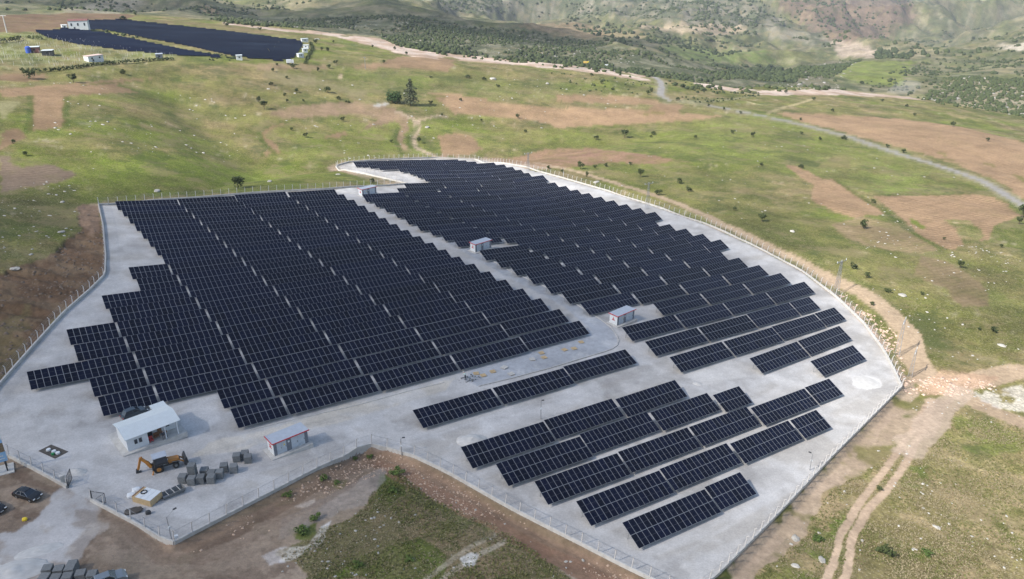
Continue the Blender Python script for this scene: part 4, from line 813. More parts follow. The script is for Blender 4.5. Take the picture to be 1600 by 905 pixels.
# ---------------------------------------------------------------- transformer kiosks
def kiosk(u, v, lab, deg=4):
    k = empty('transformer_kiosk', lab, 'transformer kiosk', 'transformer kiosks along the service road')
    L_, D_, H_ = 6.3, 2.6, 2.65
    b = MB(); b.box(-.8, L_+.5, -.85, D_+.5, -.8, .1); b.build('slab', M['conc'], k)
    b = MB(); b.box(0, L_, 0, D_, .1, H_); b.build('wall', M['white'], k)
    for x0, x1 in ((0, .55), (2.35, 3.2), (5.75, L_)):
        b = MB(); b.box(x0-(.02 if x0 == 0 else 0), x1+(.02 if x1 == L_ else 0), -.06, -.003, .1, H_-.02); b.build('front_panel', M['grey_wall'], k)
    b = MB(); b.box(L_+.003, L_+.05, .003, D_, .1, H_-.02); b.build('side_panel', M['grey_wall'], k)
    for x0, x1 in ((.6, 1.45), (1.48, 2.32), (3.25, 4.45), (4.48, 5.72)):
        b = MB(); b.box(x0, x1, -.05, -.003, .18, H_-.15)
        for q in range(6): b.bar((x0+.15, -.055, .4+q*.1), (x1-.15, -.055, .4+q*.1), .03)
        d = b.build('door', M['door'], k); b = MB(); b.box(x1-.14, x1-.09, -.1, -.051, 1.15, 1.4); b.build('handle', M['dark'], d)
    b = MB(); b.hexa([(-.25, -.35, H_+.05), (L_+.25, -.35, H_+.05), (L_+.25, D_+.25, H_-.05), (-.25, D_+.25, H_-.05), (-.25, -.35, H_+.2), (L_+.25, -.35, H_+.2), (L_+.25, D_+.25, H_+.1), (-.25, D_+.25, H_+.1)])
    b.box(0, L_, 0, D_, H_+.001, H_+.049) ; r_ = b.build('roof', M['kroof'], k)
    b = MB(); b.box(-.3, L_+.3, -.42, -.353, H_+.02, H_+.22); b.box(-.32, -.253, -.35, D_+.25, H_, H_+.21); b.build('trim', M['red'], r_)
    b = MB()                                                        # red emblem on the end wall: three strokes forking from a stem
    for a in (90, 215, 325): b.bar((-.03, D_*.5, 1.45), (-.03, D_*.5+.55*math.cos(R(a)), 1.45+.55*math.sin(R(a))), .04, .16)
    for a in (30, 150, 270): b.bar((-.03, D_*.5+.15*math.cos(R(a)), 1.45+.15*math.sin(R(a))), (-.03, D_*.5+.36*math.cos(R(a)), 1.45+.36*math.sin(R(a))), .04, .1)
    b.build('emblem', M['red'], k)
    b = MB(); b.box(2.6, 2.95, -.09, -.061, 1.75, 2.1); b.build('sign', M['white'], k)
    b = MB(); b.prism([(1.75, 1.55), (2.1, 1.55), (1.925, 1.9)], -.075, -.053); b.build('warning_sign', M['yel'], k)
    site_put(k, u, v, deg, .1); return k
kiosk(41.1, 109.9, 'grey and white transformer kiosk with red roof edge nearest the site house', 3.5)
kiosk(134.1, 121.6, 'grey and white transformer kiosk with red roof edge at the bend of the paved road', 3.5)
kiosk(135.2, 186.2, 'small transformer kiosk with red roof edge halfway along the paved road', 4)
kiosk(133.6, 260.2, 'farthest transformer kiosk at the top end of the paved road', 5)

# ---------------------------------------------------------------- backhoe loader
t = empty('backhoe_loader', 'orange yellow backhoe loader with dark cab parked by the concrete blocks', 'backhoe loader')
b = MB(); b.box(-1.75, 2.35, -.45, .45, .6, 1.0); b.box(-1.9, -1.7, -1.0, 1.0, .55, 1.15); b.build('chassis', M['dark'], t, bevel=.03)
b = MB(); b.hexa([(.72, -.48, .95), (2.5, -.42, .95), (2.5, .42, .95), (.72, .48, .95), (.72, -.48, 1.75), (2.4, -.38, 1.5), (2.4, .38, 1.5), (.72, .48, 1.75)]); b.build('bonnet', M['yellow'], t, bevel=.06)
b = MB(); b.box(2.402, 2.53, -.36, .36, .99, 1.45); b.build('grille', M['dark'], t)
b = MB(); b.hexa([(-1.55, -.8, 1.0), (.7, -.72, 1.0), (.7, .72, 1.0), (-1.55, .8, 1.0), (-1.4, -.72, 2.75), (.45, -.66, 2.75), (.45, .66, 2.75), (-1.4, .72, 2.75)]); cab = b.build('cab', M['dark'], t, bevel=.05)
b = MB(); b.box(-1.6, .65, -.85, .85, 2.78, 2.9); b.build('roof', M['kroof'], cab, bevel=.04)
for s_ in (-1, 1):
    b = MB(); b.hexa([(-1.2, s_*.80, 1.7), (.45, s_*.75, 1.7), (.45, s_*.77, 1.7), (-1.2, s_*.82, 1.7), (-1.15, s_*.745, 2.6), (.35, s_*.70, 2.6), (.35, s_*.72, 2.6), (-1.15, s_*.765, 2.6)]); b.build('window', M['glass'], cab)
    b = MB(); b.box(-1.3, .4, s_*.78-(.28 if s_ < 0 else 0), s_*.78+(.28 if s_ > 0 else 0), 1.45, 1.55); b.build('mudguard', M['dark'], t)
for nm, x, r_, w_, hub in (('rear_wheel', -.95, .74, .42, M['yellow']), ('front_wheel', 1.7, .5, .32, M['conc_d'])):
    for s_ in (-1, 1):
        y0 = s_*.62; y1 = s_*(.62+w_)
        b = MB(); b.tube((x, y0, r_), (x, y1, r_), r_, n=20)
        for q in range(20):
            a = 2*math.pi*q/20; b.bar((x+r_*math.cos(a), y0+.02*s_, r_+r_*math.sin(a)), (x+r_*math.cos(a+.12), y1-.02*s_, r_+r_*math.sin(a+.12)), .05, .05)
        wh_ = b.build(nm, M['rubber'], t); b = MB(); b.tube((x, y1-.02*s_, r_), (x, y1+.03*s_, r_), r_*.52, r_*.46, n=16); b.tube((x, y1+.03*s_, r_), (x, y1+.07*s_, r_), r_*.2, n=8); b.build('rim', hub, wh_)
for s_ in (-1, 1):
    b = MB(); b.bar((.55, s_*.56, 1.55), (2.2, s_*.56, 1.35), .12, .26); b.bar((2.2, s_*.56, 1.38), (3.05, s_*.56, .62), .12, .22); b.build('loader_arm', M['yellow'], t)
    b = MB(); b.tube((1.2, s_*.56, 1.2), (2.6, s_*.56, .9), .06); b.build('hydraulic_ram', M['steel'], t)
b = MB(); pr = [(2.95, .25), (3.3, .05), (3.75, .08), (3.62, .5), (3.5, 1.5), (3.3, 1.55), (3.02, 1.0)]; b.prism(pr, -1.1, 1.1); b.build('front_bucket', M['dark'], t)
for s_ in (-1, 1):
    b = MB(); b.bar((-1.8, s_*.95, .75), (-2.05, s_*1.25, .1), .16, .16); b.box(-2.25, -1.85, s_*1.25-.2, s_*1.25+.2, 0, .08); b.build('stabiliser', M['yellow'], t)
b = MB(); b.bar((-1.9, .1, .95), (-2.45, .25, 2.1), .38, .5); b.bar((-2.42, .24, 2.0), (-3.2, .45, 2.95), .32, .42); b.build('boom', M['yellow'], t)
b = MB(); b.bar((-3.2, .44, 3.05), (-3.85, .62, .95), .32, .42); b.bar((-3.3, .44, 2.95), (-2.95, .36, 3.2), .2, .24); b.build('dipper', M['yellow'], t)
b = MB(); b.prism([(-4.15, .95), (-4.3, .35), (-4.05, .02), (-3.6, .05), (-3.45, .45), (-3.75, .4), (-3.85, .9)], .35, .92); b.build('rear_bucket', M['dark'], t)
b = MB(); b.tube((.5, .5, 1.7), (.5, .5, 2.55), .05); b.build('exhaust', M['dark'], t)
b = MB(); b.box(-.2, .25, -.84, -.80, 1.25, 1.4); b.build('sticker', M['white'], t)
t.scale = (.99,)*3; site_put(t, 24.7, 115.6, -5, .02)

# ---------------------------------------------------------------- cars
def car(lab, paint, pa, pb, kind='sedan'):
    c = empty('parked_car', lab, 'car', None); suv = kind == 'suv'; Z = .2 if suv else 0
    prof = [(-2.2, .35), (-2.22, .62), (-2.15, .86+Z), (-1.6, .94+Z), (1.0, .92+Z), (1.75, .82+Z), (2.15, .66), (2.22, .42), (2.1, .28), (-2.05, .26)]
    secs = []
    for y, s_, dz in ((-.86, .96, -.08), (-.9, 1, -.02), (-.8, 1, 0), (0, 1.01, .02), (.8, 1, 0), (.9, 1, -.02), (.86, .96, -.08)):
        secs.append([(x*s_, y, z+(dz if z > .5 else 0)) for x, z in prof])
    b = MB(); b.loft(secs); b.build('body', paint, c, smooth=False, bevel=.04)
    ct_ = 1.72 if suv else 1.40; xr = -2.0 if suv else -1.45; b = MB(); zb = .92+Z
    b.hexa([(xr, -.80, zb), (1.0, -.80, zb), (1.0, .80, zb), (xr, .80, zb), (xr+.55, -.6, ct_-.03), (.25, -.6, ct_-.03), (.25, .6, ct_-.03), (xr+.55, .6, ct_-.03)]); cb = b.build('cabin', M['glass'], c, bevel=.04)
    b = MB(); b.hexa([(xr+.5, -.62, ct_-.028), (.3, -.62, ct_-.028), (.3, .62, ct_-.028), (xr+.5, .62, ct_-.028), (xr+.6, -.55, ct_+.04), (.2, -.55, ct_+.04), (.2, .55, ct_+.04), (xr+.6, .55, ct_+.04)]); b.build('roof', paint, c, bevel=.02)
    for s_ in (-1, 1):
        b = MB(); b.bar((xr+.02, s_*.8, zb), (xr+.56, s_*.605, ct_-.02), .09); b.bar((1.0, s_*.8, zb), (.26, s_*.605, ct_-.02), .07); b.bar((-.35, s_*.81, zb), (-.4, s_*.61, ct_-.02), .07); b.bar((xr, s_*.82, zb+.02), (1.0, s_*.82, zb+.02), .035); b.build('pillar', M['rim'] if paint is M['black'] else paint, c)
        for x in (-1.35, 1.38):
            b = MB(); b.tube((x, s_*.68, .32), (x, s_*.905, .32), .32, n=18); wh_ = b.build('wheel', M['rubber'], c); b = MB(); b.tube((x, s_*.9, .32), (x, s_*.92, .32), .2, n=12); b.build('rim', M['rim'], wh_)
        b = MB(); b.box(2.1, 2.2, s_*.66-.16, s_*.66+.16, .58, .72); b.build('headlight', M['white'], c)
        b = MB(); b.box(-2.25, -2.17, s_*.68-.14, s_*.68+.14, .66, .8); b.build('tail_light', M['red'], c)
        b = MB(); b.box(.75, .88, s_*.95-.07, s_*.95+.07, .95+Z, 1.06+Z); b.build('mirror', paint, c)
    b = MB(); b.box(2.2, 2.245, -.26, .26, .4, .5); b.build('number_plate', M['white'], c)
    place2(c, pa, pb); return c
silver = mat('silver_grey_paint', (.22, .25, .28), .3, .4); darkgrey = mat('blue_grey_paint', (.06, .08, .10), .25, .3)
car('black saloon car parked on the dirt outside the gate', M['black'], (27, 771), (62, 783))
car('black car half cut off at the left edge below the other saloon', M['black'], (-26, 790), (4, 803))
car('dark grey estate car parked behind the site house under the panels', darkgrey, (195, 655), (226, 645), 'suv')
car('silver grey car at the bottom edge right of the stacked blocks', silver, (156, 917), (186, 908), 'suv')

# ---------------------------------------------------------------- bundles of paving blocks
BM = []
def bundle_mesh(seed):
    r_ = random.Random(seed); b = MB()
    for k in range(6):
        z = .1+k*.19; dx, dy = r_.uniform(-.02, .02), r_.uniform(-.02, .02)
        for i in range(3): b.box(-.6+i*.402+dx, -.6+i*.402+.396+dx, -.6+dy, .6+dy, z, z+.183)
    b.box(-.58, .58, -.58, .58, .0, .098); return b.mesh('block_bundle', M['conc_d'])
BM = [bundle_mesh(i) for i in range(3)]
def bundle(px, lab, lvl=0, grp='bundles of grey paving blocks in the yard', off=(0, 0)):
    o = bpy.data.objects.new('block_bundle', BM[rnd.randrange(3)]); col.objects.link(o)
    o.location = W(*px)+Vector((off[0], off[1]+.6, lvl*1.32)); o.rotation_euler = (0, 0, YU*.2+rnd.uniform(-.12, .12)); o.scale = (1.0, 1.0, 1.05); tag(o, lab, 'block bundle', grp)
for px, lab, lv in [((284.5, 756.5), 'grey bundle of paving blocks leftmost in the yard group, nearest the trough', 0), ((298.5, 759.5), 'frontmost grey bundle of paving blocks before the two-high stack', 0),
    ((300.5, 750), 'lower bundle of the two-high grey stack nearest the backhoe', 0), ((300.5, 750), 'upper bundle of the two-high grey stack nearest the backhoe', 1),
    ((312.5, 757.5), 'grey bundle of paving blocks between the two front stacks', 0), ((318.5, 746), 'shaded grey bundle of paving blocks behind the front row', 0),
    ((329, 757), 'lower bundle of the right hand two-high grey stack', 0), ((329, 757), 'upper bundle of the right hand two-high grey stack', 1) if False else ((329.5, 750), 'grey bundle standing just behind the right front bundle', 0),
    ((342, 749), 'grey bundle of paving blocks right of the front stack', 0), ((349, 739), 'grey bundle of paving blocks in the second row of the yard group', 0), ((364, 740.5), 'single grey bundle of paving blocks at the right of the yard group', 0),
    ((369, 723), 'left bundle of the separate trio near the grey kiosk', 0), ((381.5, 719), 'rear bundle of the separate trio near the grey kiosk', 0), ((386.5, 725), 'right front bundle of the separate trio near the grey kiosk', 0)]:
    bundle(px, lab, lv)
for px, lab, lv in [((73, 903), 'leftmost grey bundle at the bottom edge below the gravel heap', 0), ((91, 904), 'second grey bundle at the bottom edge below the gravel heap', 0), ((108, 903), 'grey bundle below the raised one at the bottom edge', 0), ((112, 896), 'grey bundle standing highest in the bottom edge group', 0),
    ((125, 911), 'grey bundle right of the raised one at the bottom edge', 0), ((143, 912), 'rightmost grey bundle at the bottom edge beside the silver car', 0), ((68, 917), 'grey bundle cut by the bottom edge, left', 0), ((86, 918), 'grey bundle cut by the bottom edge, middle', 0), ((104, 916), 'grey bundle cut by the bottom edge, right', 0)]:
    bundle(px, lab, lv, 'bundles of grey paving blocks at the bottom edge')

# ---------------------------------------------------------------- crate, coil, wrapped goods, trough, pit
o = empty('panel_crate', 'large wooden crate of white panels with brown strapping in the yard', 'crate')
b = MB(); b.box(-1.75, 1.75, -1.25, 1.25, .12, 1.2); b.build('box', M['wood'], o)
for y in (-1.0, 0, 1.0): b = MB(); b.box(-1.75, 1.75, y-.08, y+.08, 0, .117); b.build('runner', M['wood_d'], o)
for x0, x1, m_ in ((-1.72, -1.45, 'wood_d'), (-1.42, -1.15, 'yel'), (-1.12, -.2, 'white'), (-.15, .75, 'white'), (.8, 1.72, 'white')):
    b = MB(); b.box(x0, x1, -1.22, 1.22, 1.203, 1.25); b.build('sheet', M['wood_d'] if m_ != 'white' and m_ != 'yel' else (M['wood'] if m_ == 'yel' else M['white']), o)
place2(o, (217, 777), (246, 786)); crate_loc = o.location.copy(); crate_yaw = o.rotation_euler.z
o = bpy.data.objects.new('x', None)
b = MB(); n_ = 20
for rr, zz in ((.42, 0), (.46, .05), (.43, .1)):
    for i in range(n_):
        a0, a1 = 2*math.pi*i/n_, 2*math.pi*(i+1)/n_; b.bar((rr*math.cos(a0), rr*math.sin(a0), zz), (rr*math.cos(a1), rr*math.sin(a1), zz), .06)
o = b.build('cable_coil', M['rubber']); tag(o, 'black coil of cable lying on the white crate top', 'cable coil'); o.location = crate_loc+Matrix.Rotation(crate_yaw, 3, 'Z') @ Vector((-.6, .1, 1.285))
def blob_bag(lab, px, s, m, dz=0, name='wrapped_bundle', cat='bundle', grp=None):
    bm = bmesh.new(); bmesh.ops.create_icosphere(bm, subdivisions=3, radius=1)
    r_ = random.Random(px[0])
    for v_ in bm.verts:
        c = v_.co; k = max(abs(c.x), abs(c.y), abs(c.z)); c *= (.55+.45/k); c *= 1+.08*math.sin(7*c.x+r_.random())*math.cos(6*c.y+3*c.z)
    me = bpy.data.meshes.new(name); bm.to_mesh(me); bm.free(); me.materials.append(m); me.polygons.foreach_set('use_smooth', [True]*len(me.polygons))
    o = bpy.data.objects.new(name, me); col.objects.link(o); o.scale = s; px_put(o, px, .4, s[2]*.75+dz); tag(o, lab, cat, grp); return o
blob_bag('white wrapped stack of foam boards behind the crate', (215, 771), (.75, .6, .6), M['white'])
blob_bag('crumpled white plastic sheet on the gravel left of the crate', (206, 776), (.7, .6, .35), M['white'], name='plastic_sheet', cat='plastic sheet')
blob_bag('dark heap of soil by the lower wall inside the gate', (209, 800), (1.3, .7, .28), M['soil'], name='soil_heap', cat='soil heap')
blob_bag('small dark machine part beside the crate corner', (232, 803), (.4, .3, .35), M['dark'], name='machine_part', cat='machine part')
blob_bag('yellow sack on the dirt below the parked car', (39, 813), (.35, .3, .25), M['yel'], name='sack', cat='sack')
o = empty('steel_trough', 'long grey steel trough with cross bars beside the crate', 'trough')
b = MB()
for y0, y1 in ((-.75, -.45), (.75, .45)): b.hexa([(-1.6, y1, 0), (1.6, y1, 0), (1.6, y1+.05, 0), (-1.6, y1+.05, 0), (-1.75, y0, .8), (1.75, y0, .8), (1.75, y0+.05, .8), (-1.75, y0+.05, .8)])
b.box(-1.6, 1.6, -.45, .5, 0, .05); b.hexa([(-1.65, -.5, .0), (-1.6, -.5, 0), (-1.6, .5, 0), (-1.65, .5, 0), (-1.78, -.75, .8), (-1.72, -.75, .8), (-1.72, .8, .8), (-1.78, .8, .8)]); b.hexa([(1.6, -.5, 0), (1.65, -.5, 0), (1.65, .5, 0), (1.6, .5, 0), (1.72, -.75, .8), (1.78, -.75, .8), (1.78, .8, .8), (1.72, .8, .8)])
b.build('trough_body', M['conc_d'], o)
for x in (-.9, 0, .9): b = MB(); b.box(x-.05, x+.05, -.76, .81, .803, .86); b.build('cross_bar', M['conc'], o)
place2(o, (258, 778), (284, 768))
o = empty('septic_pit', 'dark square soil patch with three white round lids near the gate', 'septic tank'); b = MB()
P4 = [W(*q) for q in ((60, 705), (86, 717), (107, 706), (80, 695))]; c0 = sum(P4, Vector())/4; b.poly([p-c0+Vector((0, 0, .05)) for p in P4]); b.poly([p-c0+Vector((0, 0, -.4)) for p in P4])
for i in range(4): a, c = P4[i]-c0, P4[(i+1) % 4]-c0; b.poly([a+Vector((0, 0, .05)), c+Vector((0, 0, .05)), c-Vector((0, 0, .4)), a-Vector((0, 0, .4))])
b.build('soil_bed', M['soil'], o)
for q in ((76, 704), (84.5, 706.5), (90.5, 709)):
    p = W(*q)-c0; b = MB(); b.tube(p+Vector((0, 0, .05)), p+Vector((0, 0, .3)), .38, .34, 14); b.build('lid', M['white'], o)
p = W(83, 711)-c0; b = MB(); b.tube(p+Vector((0, 0, .04)), p+Vector((0, 0, .35)), .25, .25, 10); b.build('riser', M['green'], o); o.location = c0

# ---------------------------------------------------------------- gate leaves, gate post, billboard
def gate(lab, pa, pb, hh=2.1):
    o = empty('gate_leaf', lab, 'gate'); A_, B_ = W(*pa), W(*pb); Lg = (B_-A_).length; b = MB()
    b.bar((0, 0, .1), (0, 0, hh), .12); b.build('gate_post', M['dark'], o)
    b = MB(); b.bar((.1, 0, .2), (Lg, 0, .2), .06); b.bar((.1, 0, hh-.1), (Lg, 0, hh-.1), .06); b.bar((Lg, 0, .2), (Lg, 0, hh-.1), .06); b.bar((.1, 0, .2), (Lg, 0, hh-.1), .05); b.build('gate_frame', M['dark'], o)
    for i in range(1, 12): x = .1+(Lg-.1)*i/12; b = MB(); b.bar((x, 0, .23), (x, 0, hh-.13), .025); b.build('bar', M['dark'], o)
    d = B_-A_; o.location = A_; o.rotation_euler = (0, -math.asin(d.z/Lg), math.atan2(d.y, d.x))
gate('dark open gate leaf at the end of the wall beside the parked car', (107, 763), (113, 749))
gate('dark open gate leaf at the lower gate post by the yard wall', (145, 784), (166, 787))
b = MB(); b.box(-.35, .35, -.3, .3, 0, 1.7); b.box(-.42, .42, -.37, .37, 1.703, 1.85); o = b.build('gate_pillar', M['conc']); px_put(o, (101, 757), YU); tag(o, 'short grey gate pillar with white cap beside the open gate', 'gate pillar')
o = empty('billboard', 'blue and white project billboard on two black legs at the left edge', 'billboard')
b = MB(); b.box(-4.2, 0, -.08, .08, 1.6, 5.4); b.build('board', M['print_'], o)
b = MB(); b.box(-4.2, 0, -.10, -.083, 2.9, 4.1); b.build('picture', M['print2'], o)
b = MB(); b.box(-4.2, 0, -.10, -.083, 4.55, 5.3); b.build('title_strip', M['white'], o)
b = MB(); b.box(-4.0, -.2, -.10, -.083, 1.95, 2.05); b.box(-3.6, -.3, -.10, -.083, 2.3, 2.45); b.box(-3.2, -.5, -.10, -.083, 2.55, 2.65); b.build('text_lines', M['white'], o)
for x in (-3.6, -.35): b = MB(); b.bar((x, .15, 0), (x, .15, 5.2), .14); b.bar((x, .15, 3.6), (x, 1.3, 0), .1); b.build('leg', M['dark'], o)
b = MB(); b.box(-4.5, .3, -.5, 1.7, -.3, .12); b.build('footing', M['conc'], o); px_put(o, (18, 736), YU+R(-4)); o.scale = (1.35,)*3

# ---------------------------------------------------------------- lamp posts
def lamp(lab, px, hh, arm=.9, yaw=.5, cam_=True):
    o = empty('lamp_post', lab, 'lamp post', None); b = MB(); b.tube((0, 0, -.1), (0, 0, hh), .075, .05, 8); b.build('pole', M['steel'], o)
    b = MB(); b.bar((0, 0, hh-.1), (arm, 0, hh+arm*.5), .05); b.build('arm', M['steel'], o)
    b = MB(); b.box(arm-.1, arm+.4, -.13, .13, hh+arm*.5-.04, hh+arm*.5+.06); b.build('lamp_head', M['dark'], o)
    b = MB(); b.box(-.16, .16, -.2, -.06, hh*.55, hh*.55+.35); b.build('box', M['white'], o); px_put(o, px, yaw)
lamp('lamp post with tilted arm at the lowest corner of the yard wall', (269, 846), 4.4, 1.2, .9)
lamp('grey camera mast inside the wall bend by the foreground rows', (628, 712), 3.6, .35, .2)
lamp('thin mast standing between the single row and the foreground block', (845, 655), 4.2, .2, .2)
lamp('lamp post inside the right wall below the short end tables', (1265, 735), 3.6, .4, 2.4)
lamp('lamp post at the far fence beyond the last rows', (880, 278), 4.5, .4, 2.4)
b = MB(); b.box(-.25, .25, -.2, .2, .5, 1.0); b.bar((0, 0, 0), (0, 0, .5), .1); o = b.build('control_box', M['white']); px_put(o, (277, 845), .6); tag(o, 'small white control box next to the corner lamp post', 'control box')

# ---------------------------------------------------------------- lattice pylons and poles
def pylon(lab, px, hh, w0=1.3, arm=2.2, yaw=.6):
    o = empty('lattice_pylon', lab, 'pylon', 'power line pylons along the right side'); 
    w1 = .35
    def c(k, z): s_ = (w0+(w1-w0)*z/hh)/2; return Vector(((s_, s_), (-s_, s_), (-s_, -s_), (s_, -s_))[k]).to_3d()+Vector((0, 0, z))
    for k in range(4): b = MB(); b.bar(c(k, 0), c(k, hh), .07); b.build('leg', M['steel'], o)
    b = MB(); n_ = 7
    for i in range(n_):
        z0, z1 = hh*i/n_, hh*(i+1)/n_
        for k in range(4): b.bar(c(k, z0), c((k+1) % 4, z1), .03); b.bar(c((k+1) % 4, z0), c(k, z1), .03)
    b.build('bracing', M['steel'], o)
    b = MB(); b.bar((-arm, 0, hh-.3), (arm, 0, hh-.3), .12); b.bar((-arm, 0, hh-.3), (0, 0, hh+.3), .06); b.bar((arm, 0, hh-.3), (0, 0, hh+.3), .06); b.build('crossarm', M['steel'], o)
    for x in (-arm+.1, 0, arm-.1): b = MB(); b.tube((x, 0, hh-.2), (x, 0, hh+.35), .09, .05, 6); b.build('insulator', M['white'], o)
    px_put(o, px, yaw)
pylon('tall lattice pylon outside the curved wall beside the dirt track', (1305.5, 461), 11, 1.3)
pylon('lattice pylon beyond the fence in the middle of the right meadow', (1011, 327), 10.8, 1.2)
pylon('farthest lattice pylon at the far fence before the ploughed field', (825, 268), 9, 1.3)
pylon('pale lattice pylon on the dirt bank above the right corner', (1401, 556), 10, 1.2, 1.9, 1.0)
pylon('lower lattice pylon closest to the right corner of the wall', (1421.5, 589), 7.2, .9, 1.7, 1.0)
o = empty('power_pole', 'tall pale pole with crossarm above the gardens at far left', 'power pole'); b = MB(); b.tube((0, 0, 0), (0, 0, 12), .45, .35); b.build('pole', M['post'], o); b = MB(); b.bar((-2.2, 0, 11.6), (2.2, 0, 11.6), .4); b.build('crossarm', M['post'], o); px_put(o, (11, 51))
o = empty('power_pole', 'thin grey pole in the meadow behind the lone tall tree', 'power pole'); b = MB(); b.tube((0, 0, 0), (0, 0, 9), .22, .16); b.build('pole', M['steel'], o); b = MB(); b.bar((-1.2, 0, 8.6), (1.2, 0, 8.6), .2); b.build('crossarm', M['steel'], o); px_put(o, (571, 108))

# ---------------------------------------------------------------- far solar array, gardens, houses
AC = FACE = (SA, -CA)
def far_array(lab, poly):
    P = ground_poly(poly, 4); U = P[:, 0]*CA+P[:, 1]*SA; V = -P[:, 0]*SA+P[:, 1]*CA; mb = MB(); rows = 0
    v = V.min()+2
    while v < V.max():
        xs = []
        for a, b_, c, d in zip(U, V, np.roll(U, -1), np.roll(V, -1)):
            if (b_ > v) != (d > v): xs.append(a+(c-a)*(v-b_)/(d-b_))
        xs.sort()
        for x0, x1 in zip(xs[::2], xs[1::2]):
            n_ = max(1, int((x1-x0)/20))
            for i in range(n_):
                ua, ub = x0+(x1-x0)*i/n_, x0+(x1-x0)*(i+1)/n_-.6
                a, b_ = uvz(ua, v, .4), uvz(ub, v, .4); c, d = uvz(ub, v+4.4, 1.8), uvz(ua, v+4.4, 1.8)
                mb.poly([a, b_, c, d]); mb.poly([p-np.array([0, 0, .08]) for p in (d, c, b_, a)])
        v += 6.2
    mb.v = [tuple(p) for p in to_world(np.array(mb.v))]
    o = empty('distant_solar_array', lab, 'solar array', 'distant solar arrays'); r_ = raw_mesh(mb, 'panel_rows', [M['pv']]); q = bpy.data.objects.new('panel_rows', r_); col.objects.link(q); q.parent = o; q['kind'] = 'stuff'
far_array('upper dark blue field of distant solar rows at top left', [(139, 35), (200, 33), (215, 36), (290, 44), (370, 53), (474, 67), (474, 73), (461, 92), (440, 97), (370, 90), (300, 74), (240, 63), (165, 48), (141, 47)])
far_array('lower dark blue field of distant solar rows below the white farm building', [(56, 51), (94, 51), (98, 47), (138, 51), (163, 54), (236, 70), (296, 82), (352, 92), (300, 89), (200, 81), (120, 70), (75, 60)])
def cottage(nm, lab, pa, pb, hh, dep, wallm, roofm, cat='house', grp=None, door=True, gable=.0):
    o = empty(nm, lab, cat, grp); A_, B_ = W(*pa), W(*pb); L_ = (B_-A_).length; b = MB(); b.box(0, L_, 0, dep, -1.5, hh); b.build('wall', wallm, o)
    b = MB(); e = .25
    if gable: b.hexa([(-e, -e, hh+.003), (L_+e, -e, hh+.003), (L_+e, dep+e, hh+.003), (-e, dep+e, hh+.003), (-e, dep*.48, hh+gable), (L_+e, dep*.48, hh+gable), (L_+e, dep*.52, hh+gable), (-e, dep*.52, hh+gable)])
    else: b.box(-e, L_+e, -e, dep+e, hh+.003, hh+.22)
    b.build('roof', roofm, o)
    n_ = max(1, int(L_/4))
    for i in range(n_):
        x = L_*(i+.5)/n_; b = MB(); b.box(x-.5, x+.5, -.08, -.003, hh*.45, hh*.75); b.build('window', M['glass'], o)
    if door: b = MB(); b.box(L_*.3-.5, L_*.3+.5, -.09, -.003, 0, min(2.1, hh*.4)); b.build('door', M['dark'], o)
    o.location = A_; o.rotation_euler = (0, 0, math.atan2(B_.y-A_.y, B_.x-A_.x)); return o
cottage('farm_building', 'large white farm building with red roof beside the distant solar field', (108, 47), (139, 49), 6.5, 9, M['white'], M['tiles'], 'building', gable=1.1)
cottage('garden_shed', 'small white annex left of the farm building with red roof', (98, 46), (106, 46), 3, 4, M['white'], M['white'], 'shed')
cottage('garden_house', 'white garden house with pink roof above the long hedge', (139, 97), (163, 97), 3.2, 5, M['white'], mat('pink_roof', (.55, .42, .38), .8), 'house')
cottage('garden_house', 'brown garden house with white roof beside the blue tank', (47, 83), (62, 83), 3.4, 5, M['tiles'], M['roofw'], 'house')
cottage('garden_house', 'dark open shelter with white roof right of the brown garden house', (66, 87), (83, 88), 2.8, 5, M['dark'], M['roofw'], 'shed')
cottage('garden_house', 'grey box shed at the right end of the long hedge', (244, 93), (255, 93), 3.2, 4, M['grey_wall'], M['kroof'], 'shed')
o = bpy.data.objects.new('water_tank', (lambda b: (b.tube((0, 0, 0), (0, 0, 3.6), 1.6, 1.6, 14), b.tube((0, 0, 3.6), (0, 0, 4.2), 1.6, .5, 14), b.mesh('water_tank', M['blue']))[2])(MB())); col.objects.link(o); px_put(o, (45, 83)); tag(o, 'blue water tank left of the brown garden house', 'water tank')
for i, (x, y, w_, hh) in enumerate([(472, 66, 10, 2.6), (474, 76, 8, 2.6), (474, 82, 7, 2.6), (467, 90, 8, 2.6), (370, 94, 9, 3)]):
    cottage('inverter_kiosk', ['topmost white kiosk at the right end of the distant array', 'second white kiosk from the top beside the distant array', 'third white kiosk from the top beside the distant array', 'lowest white kiosk right of the distant array', 'white kiosk on the lower border of the distant array'][i], (x, y), (x+w_, y+.6), hh, 3, M['white'], M['roofw'], 'kiosk', 'white kiosks of the distant array', False)
def truck(lab, pa, pb, bodym, cabm):
    o = empty('site_truck', lab, 'truck'); A_, B_ = W(*pa), W(*pb); L_ = max(5., (B_-A_).length)
    b = MB(); b.box(0, L_*.68, -1.2, 1.2, 1.0, 3.2); b.build('body', bodym, o); b = MB(); b.box(L_*.7, L_, -1.15, 1.15, .6, 2.9); cb = b.build('cab', cabm, o)
    b = MB(); b.box(L_-.02, L_+.03, -1, 1, 1.7, 2.6); b.build('windscreen', M['glass'], cb)
    for x in (.15, .3, .85):
        for s_ in (-1, 1): b = MB(); b.tube((L_*x, s_*.85, .5), (L_*x, s_*1.2, .5), .5, n=12); b.build('wheel', M['rubber'], o)
    o.location = A_; o.rotation_euler = (0, 0, math.atan2(B_.y-A_.y, B_.x-A_.x))
truck('white truck on the pale quarry road at the edge of the upland', (945, 105), (954, 105.5), M['white'], M['white'])
